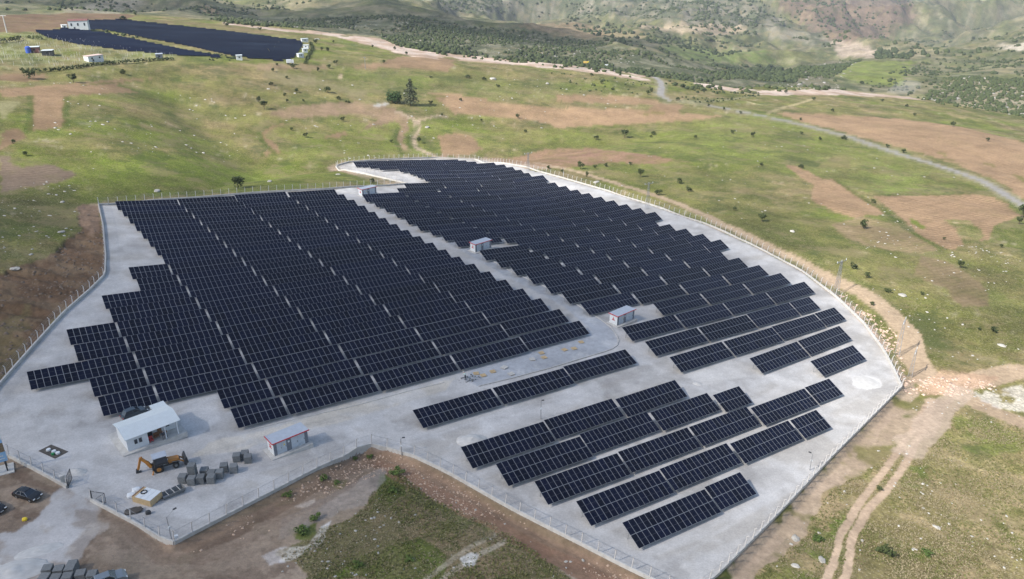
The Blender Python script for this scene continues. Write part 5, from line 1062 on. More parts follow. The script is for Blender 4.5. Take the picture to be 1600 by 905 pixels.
truck('yellow machine on the quarry road left of the white truck', (911, 100), (920, 100.5), mat('machine_yellow', (.62, .42, .10), .5), M['yel'])
truck('white pickup parked by the round bush below the distant array', (448, 100.5), (456, 101), M['white'], M['white'])
b = MB(); stk = random.Random(8); GP = ground_poly([(0, 58), (60, 55), (140, 66), (280, 88), (262, 92), (120, 104), (0, 106)], 3); x0, x1, y0, y1 = GP[:, 0].min(), GP[:, 0].max(), GP[:, 1].min(), GP[:, 1].max(); c = 0
while c < 320:
    x, y = stk.uniform(x0, x1), stk.uniform(y0, y1)
    if inside(GP, np.array([x]), np.array([y]))[0]:
        p = Vector(to_world([x, y, hgt(x, y)]).tolist()); b.bar(p, p+Vector((0, 0, 1.9)), .07); c += 1
o = b.build('vineyard_stakes', M['post']); o['kind'] = 'stuff'

# ---------------------------------------------------------------- gravel heaps and kerbs
def heap(lab, px, rx, ry, hh, m, seed, yaw=0.):
    r_ = random.Random(seed); bm = bmesh.new(); bmesh.ops.create_grid(bm, x_segments=28, y_segments=28, size=1)
    for v_ in bm.verts:
        d = math.hypot(v_.co.x, v_.co.y); n_ = float(fbm(np.array(v_.co.x*3+seed), np.array(v_.co.y*3), seed, 4)); k = max(0, 1-d*(1.0+.5*(n_-.5)))
        v_.co.z = k**.8*(.7+.9*n_)-(.1 if d < .98 else .9)
    me = bpy.data.meshes.new('gravel_heap'); bm.to_mesh(me); bm.free(); me.materials.append(m); me.polygons.foreach_set('use_smooth', [True]*len(me.polygons))
    o = bpy.data.objects.new('gravel_heap', me); col.objects.link(o); P = W(*px); o.matrix_world = Matrix.Translation(P) @ SM.to_4x4() @ Matrix.Rotation(yaw, 4, 'Z') @ Matrix.Diagonal((rx, ry, hh, 1)); tag(o, lab, 'gravel heap'); return o
heap('low pale gravel heap left of the first foreground table', (738, 689), 3.2, 2.3, .8, M['gravel'], 3, .3)
heap('flat pale gravel mound near the right corner of the yard', (1354, 597), 3.6, 3.0, .2, M['gravel'], 5)
heap('small pale gravel mound just inside the gate', (121, 738), 1.6, 1.2, .5, M['gravel'], 7)
heap('large spread gravel heap at the bottom left corner', (24, 896), 4.4, 2.8, .8, M['gravel'], 9, .5)
heap('grey rubble heap uphill of the bottom left gravel', (62, 862), 3.2, 1.5, .3, M['gravel'], 12, .6)
heap('grey sand heap beside the farthest kiosk', (552, 300), 7, 4, 1.6, M['gravel'], 14, .2)
heap('small grey sand heap near the single row corner', (1090, 600), 1.2, .9, .3, M['gravel'], 16)
def kerb(lab, px, hh=.14, w_=.16):
    P = [W(*q) for q in px]; c0 = P[0]; b = MB()
    for a, c in zip(P[:-1], P[1:]): b.bar(a-c0+Vector((0, 0, hh/2)), c-c0+Vector((0, 0, hh/2)), w_, hh+.1)
    o = b.build('kerb', M['conc']); o.location = c0; tag(o, lab, 'kerb')
kerb('curved kerb around the rounded end of the paved road', [(748, 604), (800, 591.5), (860, 575.5), (920, 557.5), (945, 550), (957, 545.5), (964.5, 540), (966.5, 533), (964.5, 526), (955.5, 513), (940, 500.5), (905, 478.5)])
kerb('straight kerb on the right side of the long paved road', [(905, 478.5), (850, 447.5), (800, 425.5), (750, 396.5), (680, 355.5), (620, 322.5), (570, 299)])
kerb('thin dark cable channel in front of the left block', [(392, 672), (450, 658), (560, 633), (640, 611), (694, 598)], .06, .12)
for i, (q, m_) in enumerate([((744, 584), 'wood'), ((755, 587), 'wood'), ((770, 581), 'wood'), ((788, 575), 'conc'), ((832, 562), 'conc'), ((846, 552), 'wood'), ((850, 559), 'wood'), ((882, 547), 'wood'), ((897, 545), 'wood'), ((908, 535), 'wood'), ((799, 585), 'conc')]):
    o = empty('pallet', 'sand coloured pallet %s on the paved road, counted from its left end' % ORD[i], 'pallet', 'pallets and slabs on the paved road'); 
    for k in range(3): b = MB(); b.box(-.6, .6, -.55+k*.5, -.45+k*.5, 0, .11); b.build('runner', M['wood'], o)
    for k in range(5): b = MB(); b.box(-.6+k*.25, -.4+k*.25, -.6, .6, .113, .15+.1*(m_ == 'conc')); b.build('board', M[m_], o)
    px_put(o, q, YU+rnd.uniform(-.4, .4))
# ---------------------------------------------------------------- people
def person(lab, loc, yaw, top, legs, pose='stand', hat=None):
    """skeleton with a radius at each joint, grown into one continuous body"""
    v = [(0, 0, .95), (0, 0, 1.2), (0, .02, 1.42), (0, .03, 1.52), (0, .05, 1.64), (0, .05, 1.74), (.1, 0, .9), (.12, .03 if pose == 'stand' else .12, .5), (.12, 0, .08), (.12, .14, .04), (-.1, 0, .9), (-.12, .05, .5), (-.12, -.04, .08), (-.12, .1, .04),
         (.19, .02, 1.4), (.26, 0, 1.13), (.24, .16, .93), (.24, .22, .86), (-.19, .02, 1.4), (-.27, .0, 1.13), (-.22, .2, .98), (-.2, .27, .93)]
    rr = [.15, .14, .15, .06, .10, .085, .09, .065, .045, .05, .09, .065, .045, .05, .07, .048, .035, .035, .07, .048, .035, .035]
    if pose == 'bend':
        v = [(x, y+max(0, z-.95)*.75, z if z < .95 else .95+(z-.95)*.62) for x, y, z in v]
    e = [(0, 1), (1, 2), (2, 3), (3, 4), (4, 5), (0, 6), (6, 7), (7, 8), (8, 9), (0, 10), (10, 11), (11, 12), (12, 13), (2, 14), (14, 15), (15, 16), (16, 17), (2, 18), (18, 19), (19, 20), (20, 21)]
    for s_, k in ((1, 17), (-1, 21)):                            # five fingers on each hand
        for f_ in range(5):
            h_ = v[k]; v.append((h_[0]+s_*(.035 if f_ == 4 else (f_-1.5)*.018), h_[1]+(.04 if f_ == 4 else .085-.008*abs(f_-1)), h_[2]-.03)); rr.append(.009); e.append((k, len(v)-1))
    me = bpy.data.meshes.new('body'); me.from_pydata(v, e, []); tmp = bpy.data.objects.new('tmp', me); col.objects.link(tmp)
    sk = tmp.modifiers.new('skin', 'SKIN'); sub = tmp.modifiers.new('sub', 'SUBSURF'); sub.levels = 1; sub.render_levels = 1
    for i, r_ in enumerate(rr): me.skin_vertices[0].data[i].radius = (r_, r_*.9)
    me.skin_vertices[0].data[0].use_root = True
    dg = bpy.context.evaluated_depsgraph_get(); ev = bpy.data.meshes.new_from_object(tmp.evaluated_get(dg)); bpy.data.objects.remove(tmp)
    for m_ in (M['skin'], top, legs): ev.materials.append(m_)
    bend = pose == 'bend'
    for p in ev.polygons:
        c = p.center; zz = c.z if not bend else (c.z if c.z < .95 else .95+(c.z-.95)/.62)
        arm = abs(c.x) > .17; p.material_index = 2 if zz < .95 and not arm else (0 if zz > 1.5 or (arm and zz < .97) else 1); p.use_smooth = True
    o = bpy.data.objects.new('person', ev); col.objects.link(o); o.location = loc; o.rotation_euler = (0, 0, yaw); tag(o, lab, 'person')
    hy, hz = (v[5][1], v[5][2]); b = MB(); secs = []
    for k in range(5):
        a = k/4*math.pi/2; secs.append([(.108*math.cos(a)*math.cos(t_), hy-.012+.115*math.cos(a)*math.sin(t_), hz-.02+.10*math.sin(a)) for t_ in np.linspace(0, 2*math.pi, 13)[:-1]])
    b.loft(secs); b.build('hair' if not hat else 'helmet', hat or M['dark'], o, True)
    return o
HW = Matrix.Translation(h.location) @ Matrix.Rotation(h.rotation_euler.z, 4, 'Z')
person('person in dark clothes standing at the edge of the porch', HW @ Vector((5.75, -.35, .12)), h.rotation_euler.z+2.6, M['navy'], M['navy'])
person('person in a brown jacket standing in the porch next to another', HW @ Vector((6.35, .15, .12)), h.rotation_euler.z+2.2, M['brown'], M['navy'])
person('worker in pale top and helmet bending over blocks at the left end of the paving', W(727, 592), YU, M['hivis'], M['navy'], 'bend', M['white'])
o = empty('block_pile', 'scattered dark paving blocks at the left end of the paved road', 'block pile')
for i in range(26):
    b = MB(); b.box(-.16, .16, -.1, .1, 0, .16); q = b.build('block', M['conc_d'], o); a = rnd.uniform(0, 6.28); r_ = rnd.random()**.6*2.1; q.location = (r_*math.cos(a)*1.4, r_*math.sin(a)*.7, .05+max(0, .5-r_*.3)*rnd.random()); q.rotation_euler = (rnd.uniform(-.3, .3), rnd.uniform(-.3, .3), a*3)
px_put(o, (733, 592), YU)

# ---------------------------------------------------------------- vegetation
def leafm(name, c, c2):
    m = bpy.data.materials.new(name); m.use_nodes = True; n = m.node_tree; b = n.nodes['Principled BSDF']; L = n.links.new
    b.inputs['Roughness'].default_value = .75; b.inputs['Specular IOR Level'].default_value = .2
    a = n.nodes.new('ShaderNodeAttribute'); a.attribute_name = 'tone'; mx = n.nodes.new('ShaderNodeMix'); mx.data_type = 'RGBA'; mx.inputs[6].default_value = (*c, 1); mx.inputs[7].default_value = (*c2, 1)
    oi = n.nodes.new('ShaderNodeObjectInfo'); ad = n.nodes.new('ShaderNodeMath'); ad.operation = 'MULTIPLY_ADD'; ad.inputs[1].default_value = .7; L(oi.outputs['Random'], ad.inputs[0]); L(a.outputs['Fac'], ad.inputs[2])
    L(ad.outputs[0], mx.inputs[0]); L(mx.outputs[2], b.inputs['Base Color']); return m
LEAF = leafm('bush_leaves', (.018, .028, .012), (.06, .078, .028)); LEAF_G = leafm('green_leaves', (.035, .065, .018), (.11, .16, .04)); LEAF_P = leafm('grey_green_needles', (.035, .045, .030), (.09, .105, .06))
def foliage(name, m, blobs, nq, size, seed):
    """many small leaf clumps spread through a few overlapping volumes; blobs: (centre, radii, weight)"""
    r_ = random.Random(seed); vs = []; fs = []; tn = []; tot = sum(b_[2] for b_ in blobs)
    for c, rad, w_ in blobs:
        for _ in range(int(nq*w_/tot)):
            d = Vector((r_.gauss(0, 1), r_.gauss(0, 1), r_.gauss(0, 1))).normalized(); k = r_.random()**.38
            p = Vector((c[0]+d.x*rad[0]*k, c[1]+d.y*rad[1]*k, c[2]+d.z*rad[2]*k)); s_ = size*r_.uniform(.6, 1.35)
            n_ = (d+Vector((r_.gauss(0, .5), r_.gauss(0, .5), r_.gauss(0, .5)+.2))).normalized(); a = n_.orthogonal().normalized(); e = n_.cross(a)
            t_ = r_.uniform(0, 6.28); a, e = a*math.cos(t_)+e*math.sin(t_), e*math.cos(t_)-a*math.sin(t_); q = len(vs)
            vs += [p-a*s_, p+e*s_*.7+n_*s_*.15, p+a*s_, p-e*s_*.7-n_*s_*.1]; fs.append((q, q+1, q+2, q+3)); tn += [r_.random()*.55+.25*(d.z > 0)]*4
    me = bpy.data.meshes.new(name); me.from_pydata([tuple(v_) for v_ in vs], [], fs); me.materials.append(m)
    at_ = me.attributes.new('tone', 'FLOAT', 'POINT'); at_.data.foreach_set('value', tn); me.update(); return me
def trunk_mesh(hh, r0, seed, spread=.5):
    r_ = random.Random(seed); b = MB(); b.tube((0, 0, -.05), (0, 0, hh*.5), r0, r0*.7, 7)
    for i in range(4): a = r_.uniform(0, 6.28); b.tube((0, 0, hh*r_.uniform(.25, .45)), (spread*math.cos(a), spread*math.sin(a), hh*r_.uniform(.7, .95)), r0*.45, r0*.15, 5)
    return b.mesh('trunk', M['bark'])
# unit plants are 1 m tall
PL = {}
for i in range(4):
    r_ = random.Random(i+20)
    bl = [((0, 0, .45), (.42, .42, .42), 2)]+[((r_.uniform(-.3, .3), r_.uniform(-.3, .3), r_.uniform(.3, .75)), (.24, .24, .22), 1) for _ in range(5)]
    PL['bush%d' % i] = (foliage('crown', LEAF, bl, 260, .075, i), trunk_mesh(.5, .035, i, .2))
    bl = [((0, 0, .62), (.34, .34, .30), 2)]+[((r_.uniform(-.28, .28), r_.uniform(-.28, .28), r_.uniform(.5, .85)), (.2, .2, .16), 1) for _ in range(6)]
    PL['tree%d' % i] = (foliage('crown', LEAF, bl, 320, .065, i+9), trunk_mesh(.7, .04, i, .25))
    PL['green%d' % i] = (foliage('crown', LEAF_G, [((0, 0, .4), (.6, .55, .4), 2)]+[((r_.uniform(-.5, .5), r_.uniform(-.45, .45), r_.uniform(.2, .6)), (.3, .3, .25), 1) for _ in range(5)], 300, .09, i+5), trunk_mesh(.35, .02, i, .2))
bl = [((0, 0, .12+.78*k/9), ((.05+.22*(1-k/9)**.8), (.05+.22*(1-k/9)**.8), .09), 1.6-k/9) for k in range(10)]+[((.16*math.cos(k*2.1), .16*math.sin(k*2.1), .15+.06*k), (.1, .1, .05), .5) for k in range(10)]
PL['tall0'] = (foliage('crown', LEAF_P, bl, 900, .028, 77), trunk_mesh(.9, .022, 7, .08))
bl = [((x*.42, y*.4, .5), (.28, .28, .5), 1) for x in (-1, -.33, .33, 1) for y in (-1, 0, 1)]
PL['hedge0'] = (foliage('crown', leafm('dense_dark_leaves', (.02, .045, .016), (.05, .09, .03)), bl, 1500, .055, 78), trunk_mesh(.4, .02, 7, .1))
def plant(kind, px, hpx, lab, nm='bush', cat='bush', grp=None, wide=1.):
    P = at(*px)
    if P is None: return None
    dist = math.sqrt(P[0]**2+P[1]**2+(CH-P[2])**2); hh = hpx*dist/FPX/.93
    o = empty(nm, lab, cat, grp); cr, tr = PL[kind]
    c = bpy.data.objects.new('crown', cr); col.objects.link(c); c.parent = o; c.rotation_euler.z = rnd.uniform(0, 6.28) if kind != 'hedge0' else .1; c.scale = (hh*wide, hh*wide, hh)
    q = bpy.data.objects.new('trunk', tr); col.objects.link(q); q.parent = o; q.scale = (hh,)*3
    o.location = Vector(to_world(P).tolist()); return o
LMK = [((372, 293), 'the round bush behind the left block'), ((615, 158), 'the dense green block of trees'), ((641, 163), 'the tall lone tree'), ((123, 42), 'the white farm building'), ((75, 175), 'the rectangular ploughed strip at left'), ((712, 226), 'the round ploughed patch'),
       ((1031, 140), 'the road bend on the ridge'), ((1012, 300), 'the middle pylon'), ((825, 255), 'the farthest pylon'), ((1312, 420), 'the tall right pylon'), ((475, 75), 'the distant array kiosks'), ((1300, 300), 'the tongue-shaped ploughed field'), ((1470, 330), 'the hooked ploughed field'), ((900, 180), 'the wide ploughed field'),
       ((1410, 530), 'the pale pylon on the bank'), ((1380, 200), 'the big ploughed field beside the road'), ((640, 225), 'the curving dirt track'), ((520, 185), 'the terraced plots'), ((920, 245), 'the ploughed field behind the far fence'), ((1200, 185), 'the asphalt road'), ((1400, 147), 'the quarry road at right'), ((1590, 330), 'the right picture edge'), ((655, 100), 'the small field by the quarry'), ((580, 60), 'the pale quarry ground'), ((860, 100), 'the pale quarry strip')]
used_l = {}
def where(px, base):
    c = sorted(LMK, key=lambda q: (q[0][0]-px[0])**2+((q[0][1]-px[1])*1.6)**2)
    for (lx, ly), nm in c:
        dx, dy = px[0]-lx, (px[1]-ly)*1.6
        d = math.hypot(dx, dy); a = 'right of' if dx > abs(dy) else ('left of' if -dx > abs(dy) else ('above' if dy < 0 else 'below'))
        far_ = 'just ' if d < 35 else ('' if d < 90 else 'well ')
        s_ = '%s %s%s %s' % (base, far_, a, nm)
        if s_ not in used_l: used_l[s_] = 1; return s_
    return base+' on the meadow'
BUSH = [(47, 123, 11, 1.3), (115, 129, 10, 1.2), (193, 116, 7, 1), (354, 42, 7, 1), (395, 43, 6, 1), (194, 33, 7, 1.3), (212, 24, 5, 1), (406, 48, 5, 1), (494, 69, 7, 1), (503, 79, 5, 1), (512, 80, 6, 1), (521, 67, 4, 1), (525, 101, 6, 1.2), (514, 107, 6, 1), (497, 111, 6, .8), (459, 107, 7, 1.1), (427, 112, 5, 1), (433, 103, 4, 1), (424, 133, 5, 1.2), (448, 123, 4, 1.2), (464, 144, 5, 1.3),
 (512, 145, 9, 1.2), (529, 156, 6, .9), (413, 171, 12, 1), (405, 160, 8, .9), (449, 160, 5, 1), (445, 150, 5, 1), (474, 159, 4, 1), (536, 190, 7, .9), (541, 161, 4, 1), (545, 161, 4, 1), (456, 204, 5, 1), (478, 215, 7, 1), (600, 99, 5, 1), (582, 74, 4, 1), (617, 78, 5, 1), (635, 86, 5, 1), (730, 122, 5, 1.6), (756, 125, 5, 1.2), (778, 136, 4, 1.5), (673, 122, 3, 1.5), (691, 181, 4, 1), (720, 158, 5, 1), (673, 163, 6, 1), (752, 190, 4, 1),
 (809, 185, 7, .9), (821, 207, 5, 1), (976, 216, 12, 1.1), (932, 219, 7, 1.1), (1020, 211, 6, 1.2), (1017, 215, 4, 1), (1145, 209, 6, 1), (1176, 215, 8, .8), (1086, 216, 5, 1.1), (958, 141, 4, 1.4), (940, 131, 6, 1), (1018, 144, 6, 1), (1012, 148, 7, .7), (924, 118, 4, 1.4), (862, 116, 3, 1), (1066, 137, 5, 1), (1058, 158, 6, 1.1), (1107, 166, 4, 1), (1131, 172, 5, .8), (1228, 146, 5, 1.2), (1271, 157, 5, 1.2), (1251, 188, 4, 1.1), (1293, 139, 5, 1.2), (1361, 144, 5, 1.2), (1378, 159, 4, 1.2),
 (1319, 218, 6, 1.2), (1281, 219, 5, 1), (1252, 210, 4, 1.2), (1489, 198, 7, 1), (1417, 167, 4, 1), (1429, 181, 4, 1), (1543, 221, 5, 1), (1301, 175, 5, 1), (1349, 357, 14, .9), (1597, 340, 17, 1), (1592, 350, 9, 1), (1252, 263, 6, 1.4), (1364, 317, 6, 1.1), (1411, 239, 6, 1), (1386, 231, 5, 1), (1500, 419, 10, 1), (1353, 435, 9, 1), (1333, 420, 9, 1.2), (1564, 387, 5, 1), (1001, 277, 12, .9), (1061, 287, 10, .9), (1076, 299, 7, 1.4), (1029, 305, 8, 1.4), (917, 277, 9, .6), (947, 261, 7, .9), (930, 263, 5, 1), (907, 264, 11, 1), (985, 258, 5, 1.2), (857, 264, 6, 1),
 (878, 270, 6, .8), (1190, 346, 12, 1.2), (1147, 329, 6, 1), (1190, 259, 5, 1.2), (1387, 457, 6, 1.5), (1440, 461, 5, 1), (1362, 477, 6, 1.1), (1553, 519, 8, 1.3), (1530, 516, 5, 1), (372, 294, 17, 1.15), (40, 243, 6, 1.1), (582, 286, 8, 1), (612, 223, 5, 1), (655, 224, 9, .8), (22, 225, 6, 1), (1384, 866, 14, 1.5), (1374, 766, 6, 1.3), (1475, 375, 4, 1), (1520, 62, 4, 1), (1045, 123, 4, 1), (876, 140, 3, 1), (1157, 178, 4, 1), (1345, 131, 4, 1)]
sizes = ['dark round bush', 'small dark bush', 'dark low tree', 'wide dark bush']
for i, (x, y, hh, wd) in enumerate(BUSH):
    kind = 'tree%d' % (i % 4) if hh >= 9 and i % 3 else 'bush%d' % (i % 4)
    base = 'dark low tree' if kind[0] == 't' else ('wide dark bush' if wd >= 1.3 else ('dark round bush' if hh >= 7 else 'small dark bush'))
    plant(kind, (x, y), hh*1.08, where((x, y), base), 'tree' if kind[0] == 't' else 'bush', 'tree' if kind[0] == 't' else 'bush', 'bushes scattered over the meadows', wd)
plant('tall0', (642, 165), 38, 'tall lone grey-green conifer standing above the dirt track', 'conifer', 'tree', None, 1.25)
plant('hedge0', (616, 161), 17, 'dense dark green block of clipped trees by the small hut', 'tree_block', 'trees', None, .95)
GB = [(475, 832, 12, 'bright green shrub on the rubble left of the white spoil'), (492, 812, 10, 'green shrub beside the pale broken slabs'), (621, 742, 12, 'bright green bush nearest the bend of the lower wall'), (612, 768, 9, 'green bush on the slope below the wall bend'), (505, 748, 8, 'low green shrub below the posts, left of the grey gravel'), (450, 775, 8, 'low green shrub right against the lower wall posts'), (577, 716, 6, 'tiny bright green shrub under the wall bend'),
      (555, 717, 5, 'tiny green shrub left under the wall bend'), (525, 755, 6, 'green shrub in the middle of the grey rubble patch'), (560, 885, 9, 'green shrub at the bottom edge right of the white spoil'), (640, 875, 8, 'yellow-green shrub on the lower meadow'), (1278, 845, 10, 'green shrub left of the wheel tracks'), (1445, 865, 8, 'small green shrub right of the dark bush by the tracks')]
for i, (x, y, hh, lab) in enumerate(GB): plant('green%d' % (i % 4), (x, y), hh, lab, 'shrub', 'shrub', 'green shrubs near the wall', 1.3)
# long clipped hedges by the gardens
def hedge(lab, px, hh, w_):
    r_ = random.Random(len(px)); P = [W(*q) for q in px]; c0 = P[0]; bl = []
    for a, c in zip(P[:-1], P[1:]):
        n_ = max(2, int((c-a).length/2.5))
        for k in range(n_): q = a+(c-a)*k/n_-c0; bl.append(((q.x, q.y, q.z+hh*.5), (1.6, w_, hh*.55), 1))
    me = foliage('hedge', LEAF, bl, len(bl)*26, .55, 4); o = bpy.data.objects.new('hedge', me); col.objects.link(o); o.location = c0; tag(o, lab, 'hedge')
hedge('long dark curved hedge along the lower side of the gardens', [(35, 112), (80, 112), (120, 107), (180, 100), (240, 95), (275, 94)], 2.2, 1.2)
hedge('short dark hedge at the left picture edge above the gardens', [(-5, 68), (15, 66), (36, 62)], 3.5, 1.6)
hedge('short dark hedge left of the lower distant array', [(46, 61), (72, 62)], 2.5, 1.4)
hedge('thin dark hedge slanting down beside the distant array kiosks', [(485, 68), (489, 77), (483, 88), (477, 101)], 1.6, .8)

# ---------------------------------------------------------------- scrub on the far slopes, one mass
SCR = np.random.RandomState(5)
def scrub(name, poly, n, s0, s1, only_far=True, m=None):
    P = ground_poly(poly, 4); pts = []; lo, hi = P.min(0), P.max(0); tries = 0
    ok = np.zeros((0, 2))
    while len(ok) < n and tries < 40:
        c = SCR.uniform(lo, hi, (n*3, 2)); ins = inside(P, c[:, 0], c[:, 1]); dn = fbm(c[:, 0]/60, c[:, 1]/60, 91, 3)+SCR.uniform(-.12, .12, len(c)); c = c[ins & (dn > .47)]; ok = np.concatenate([ok, c]); tries += 1
    ok = ok[:n]; ico = [(0, 0, 1), (.89, 0, .3), (.28, .85, .3), (-.72, .53, .3), (-.72, -.53, .3), (.28, -.85, .3), (.6, .45, -.4), (-.25, .7, -.4), (-.75, 0, -.4), (-.25, -.7, -.4), (.6, -.45, -.4)]
    fc = [(0, 1, 2), (0, 2, 3), (0, 3, 4), (0, 4, 5), (0, 5, 1), (1, 6, 2), (2, 6, 7), (2, 7, 3), (3, 7, 8), (3, 8, 4), (4, 8, 9), (4, 9, 5), (5, 9, 10), (5, 10, 1), (1, 10, 6)]
    ico = np.array(ico); N = len(ok); hz_ = np.array([hgt(x, y) for x, y in ok]); W0 = to_world(np.c_[ok, hz_]); s_ = SCR.uniform(s0, s1, N)*SCR.uniform(.6, 1.1, N)
    V_ = ico[None]*(s_[:, None, None]*np.array([1.1, 1.1, .95]))*SCR.uniform(.7, 1.3, (N, 11, 1))+W0[:, None]+np.array([0, 0, .35])*s_[:, None, None]
    V_ = V_.reshape(-1, 3); F_ = (np.array(fc)[None]+np.arange(N)[:, None, None]*11).reshape(-1, 3)
    me = bpy.data.meshes.new(name); me.vertices.add(len(V_)); me.vertices.foreach_set('co', V_.astype(np.float32).reshape(-1)); me.loops.add(F_.size); me.loops.foreach_set('vertex_index', F_.astype(np.int32).reshape(-1))
    me.polygons.add(len(F_)); me.polygons.foreach_set('loop_start', np.arange(0, F_.size, 3, dtype=np.int32)); me.update(calc_edges=True)
    at_ = me.attributes.new('tone', 'FLOAT', 'POINT'); at_.data.foreach_set('value', np.repeat(SCR.uniform(0, .7, N), 11).astype(np.float32)); me.materials.append(m or LEAF)
    o = bpy.data.objects.new(name, me); col.objects.link(o); o['kind'] = 'stuff'; return o
scrub('hillside_scrub', FO, 6500, 1.2, 3.0)
scrub('valley_trees', [(620, 66), (800, 82), (1000, 104), (1120, 120), (1200, 128), (1200, 140), (1040, 122), (900, 104), (700, 86), (620, 72)], 1500, 1.6, 3.6)
scrub('mountain_scrub', M1, 6500, 2.2, 5.5)
scrub('mountain_scrub', M2, 2600, 2.5, 6.)
scrub('hillside_scrub', [(1195, 118), (1300, 94), (1345, 94), (1300, 122), (1320, 140), (1200, 145)], 1500, 1.6, 3.4)
scrub('hillside_scrub', [(1440, 155), (1480, 118), (1640, 128), (1640, 195), (1590, 182), (1500, 163)], 1300, 1.3, 3.)
scrub('hillside_scrub', [(1340, 130), (1440, 97), (1600, 78), (1640, 130), (1480, 125), (1420, 150)], 420, 1.5, 3.2)
scrub('ridge_scrub', [(1420, 150), (1500, 160), (1600, 180), (1600, 188), (1520, 178), (1460, 170)], 130, 1., 2.2)
scrub('ridge_scrub', [(1040, 120), (1100, 134), (1200, 144), (1180, 152), (1090, 145), (1040, 130)], 120, .8, 1.6)
scrub('ridge_scrub', [(1036, 150), (1130, 155), (1180, 150), (1100, 165)], 36, .6, 1.3)
scrub('ridge_scrub', [(870, 112), (1010, 128), (1025, 150), (900, 145)], 45, .6, 1.4)
scrub('hillside_scrub', [(0, -5), (500, -5), (430, 30), (290, 20), (0, 18)], 450, 1.6, 3.6)
scrub('valley_trees', [(1110, 100), (1210, 104), (1260, 120), (1230, 136), (1160, 128)], 420, 2., 4.5)
scrub('valley_trees', [(860, 30), (1060, 40), (1200, 70), (1100, 98), (960, 66)], 700, 2.5, 5.5)
scrub('valley_trees', [(1360, 80), (1440, 76), (1420, 92), (1370, 92)], 260, 3, 6)
scrub('hill_scrub', [(1380, 55), (1600, 45), (1600, 76), (1440, 92), (1380, 80)], 420, 2.5, 6)
scrub('bank_weeds', [(240, 70), (300, 82), (370, 96), (360, 99), (290, 90)], 5, .8, 1.2)
scrub('array_verge_bushes', [(160, 49), (240, 63), (300, 76), (370, 92), (368, 94), (296, 79), (236, 67), (160, 51)], 34, .7, 1.6)

# ---------------------------------------------------------------- loose stones
def stones(name, n, region, s0, s1, m, clump=.5, seed=1):
    rs_ = np.random.RandomState(seed); P = ground_poly(region, 3); lo, hi = P.min(0), P.max(0); ok = np.zeros((0, 2)); t_ = 0
    while len(ok) < n and t_ < 60:
        c = rs_.uniform(lo, hi, (n*3, 2)); dn = fbm(c[:, 0]/12, c[:, 1]/12, 95+seed, 3)+rs_.uniform(-.1, .1, len(c)); c = c[inside(P, c[:, 0], c[:, 1]) & (dn > clump) & ~inside(YARD, c[:, 0], c[:, 1])]; ok = np.concatenate([ok, c]); t_ += 1
    ok = ok[:n]; N = len(ok); W0 = to_world(np.c_[ok, np.array([hgt(x, y) for x, y in ok])])
    cube = np.array([(-1, -1, -.4), (1, -1, -.4), (1, 1, -.4), (-1, 1, -.4), (-.6, -.7, .7), (.7, -.5, .8), (.6, .7, .6), (-.7, .5, .75)]); fc = np.array([(4, 5, 6, 7), (0, 1, 5, 4), (1, 2, 6, 5), (2, 3, 7, 6), (3, 0, 4, 7)])
    s_ = s0+(s1-s0)*rs_.random_sample(N)**4; a = rs_.uniform(0, 6.28, N); ca_, sa_ = np.cos(a), np.sin(a); Q = cube[None]*s_[:, None, None]*rs_.uniform(.55, 1.25, (N, 8, 3))*np.array([1.2, .9, .6])
    X = Q[..., 0]*ca_[:, None]-Q[..., 1]*sa_[:, None]; Y = Q[..., 0]*sa_[:, None]+Q[..., 1]*ca_[:, None]; V_ = (np.stack([X, Y, Q[..., 2]], -1)+W0[:, None]).reshape(-1, 3)
    F_ = (fc[None]+np.arange(N)[:, None, None]*8).reshape(-1, 4); me = bpy.data.meshes.new(name); me.vertices.add(len(V_)); me.vertices.foreach_set('co', V_.astype(np.float32).reshape(-1)); me.loops.add(F_.size); me.loops.foreach_set('vertex_index', F_.astype(np.int32).reshape(-1))
    me.polygons.add(len(F_)); me.polygons.foreach_set('loop_start', np.arange(0, F_.size, 4, dtype=np.int32)); me.update(calc_edges=True); me.materials.append(m); o = bpy.data.objects.new(name, me); col.objects.link(o); o['kind'] = 'stuff'
stones('rubble_stones', 1700, [(272, 856), (400, 795), (560, 709), (600, 702), (700, 748), (800, 806), (1000, 908), (960, 920), (780, 830), (690, 790), (600, 740), (540, 760), (420, 830), (320, 870)], .03, .24, M['stone_b'], .42, 2)
stones('meadow_stones', 260, [(430, 905), (520, 800), (640, 735), (900, 880), (900, 905)], .03, .26, M['stone'], .5, 3)
stones('meadow_stones', 350, [(1180, 905), (1410, 620), (1600, 600), (1600, 905)], .04, .3, M['stone'], .5, 4)
stones('rubble_stones', 900, [(1300, 440), (1400, 520), (1420, 590), (1500, 590), (1600, 600), (1480, 620), (1400, 615), (1380, 560), (1330, 490)], .08, .5, mat('pink_stone', (.55, .40, .31), .9, noise=.2, scale=1.5), .4, 5)
stones('meadow_stones', 320, [(1380, 330), (1600, 400), (1600, 590), (1450, 560), (1330, 430)], .06, .45, M['stone'], .54, 6)
stones('meadow_stones', 260, [(860, 255), (1200, 190), (1560, 290), (1560, 310), (1300, 360), (1250, 400), (1000, 300)], .08, .6, M['stone'], .54, 7)
stones('meadow_stones', 230, [(0, 130), (250, 125), (640, 240), (520, 255), (130, 240), (0, 200)], .1, .75, M['stone'], .55, 8)
stones('meadow_stones', 120, [(0, 300), (150, 250), (150, 330), (100, 390), (0, 440)], .08, .5, M['stone'], .55, 9)
stones('meadow_stones', 300, [(400, 110), (700, 150), (800, 120), (1020, 130), (1000, 165), (700, 240), (560, 230), (430, 190)], .12, .9, M['stone'], .56, 10)
stones('ridge_stones', 500, [(1436, 155), (1500, 120), (1640, 130), (1640, 195), (1520, 165)], .5, 2.6, M['stone_f'], .5, 11)
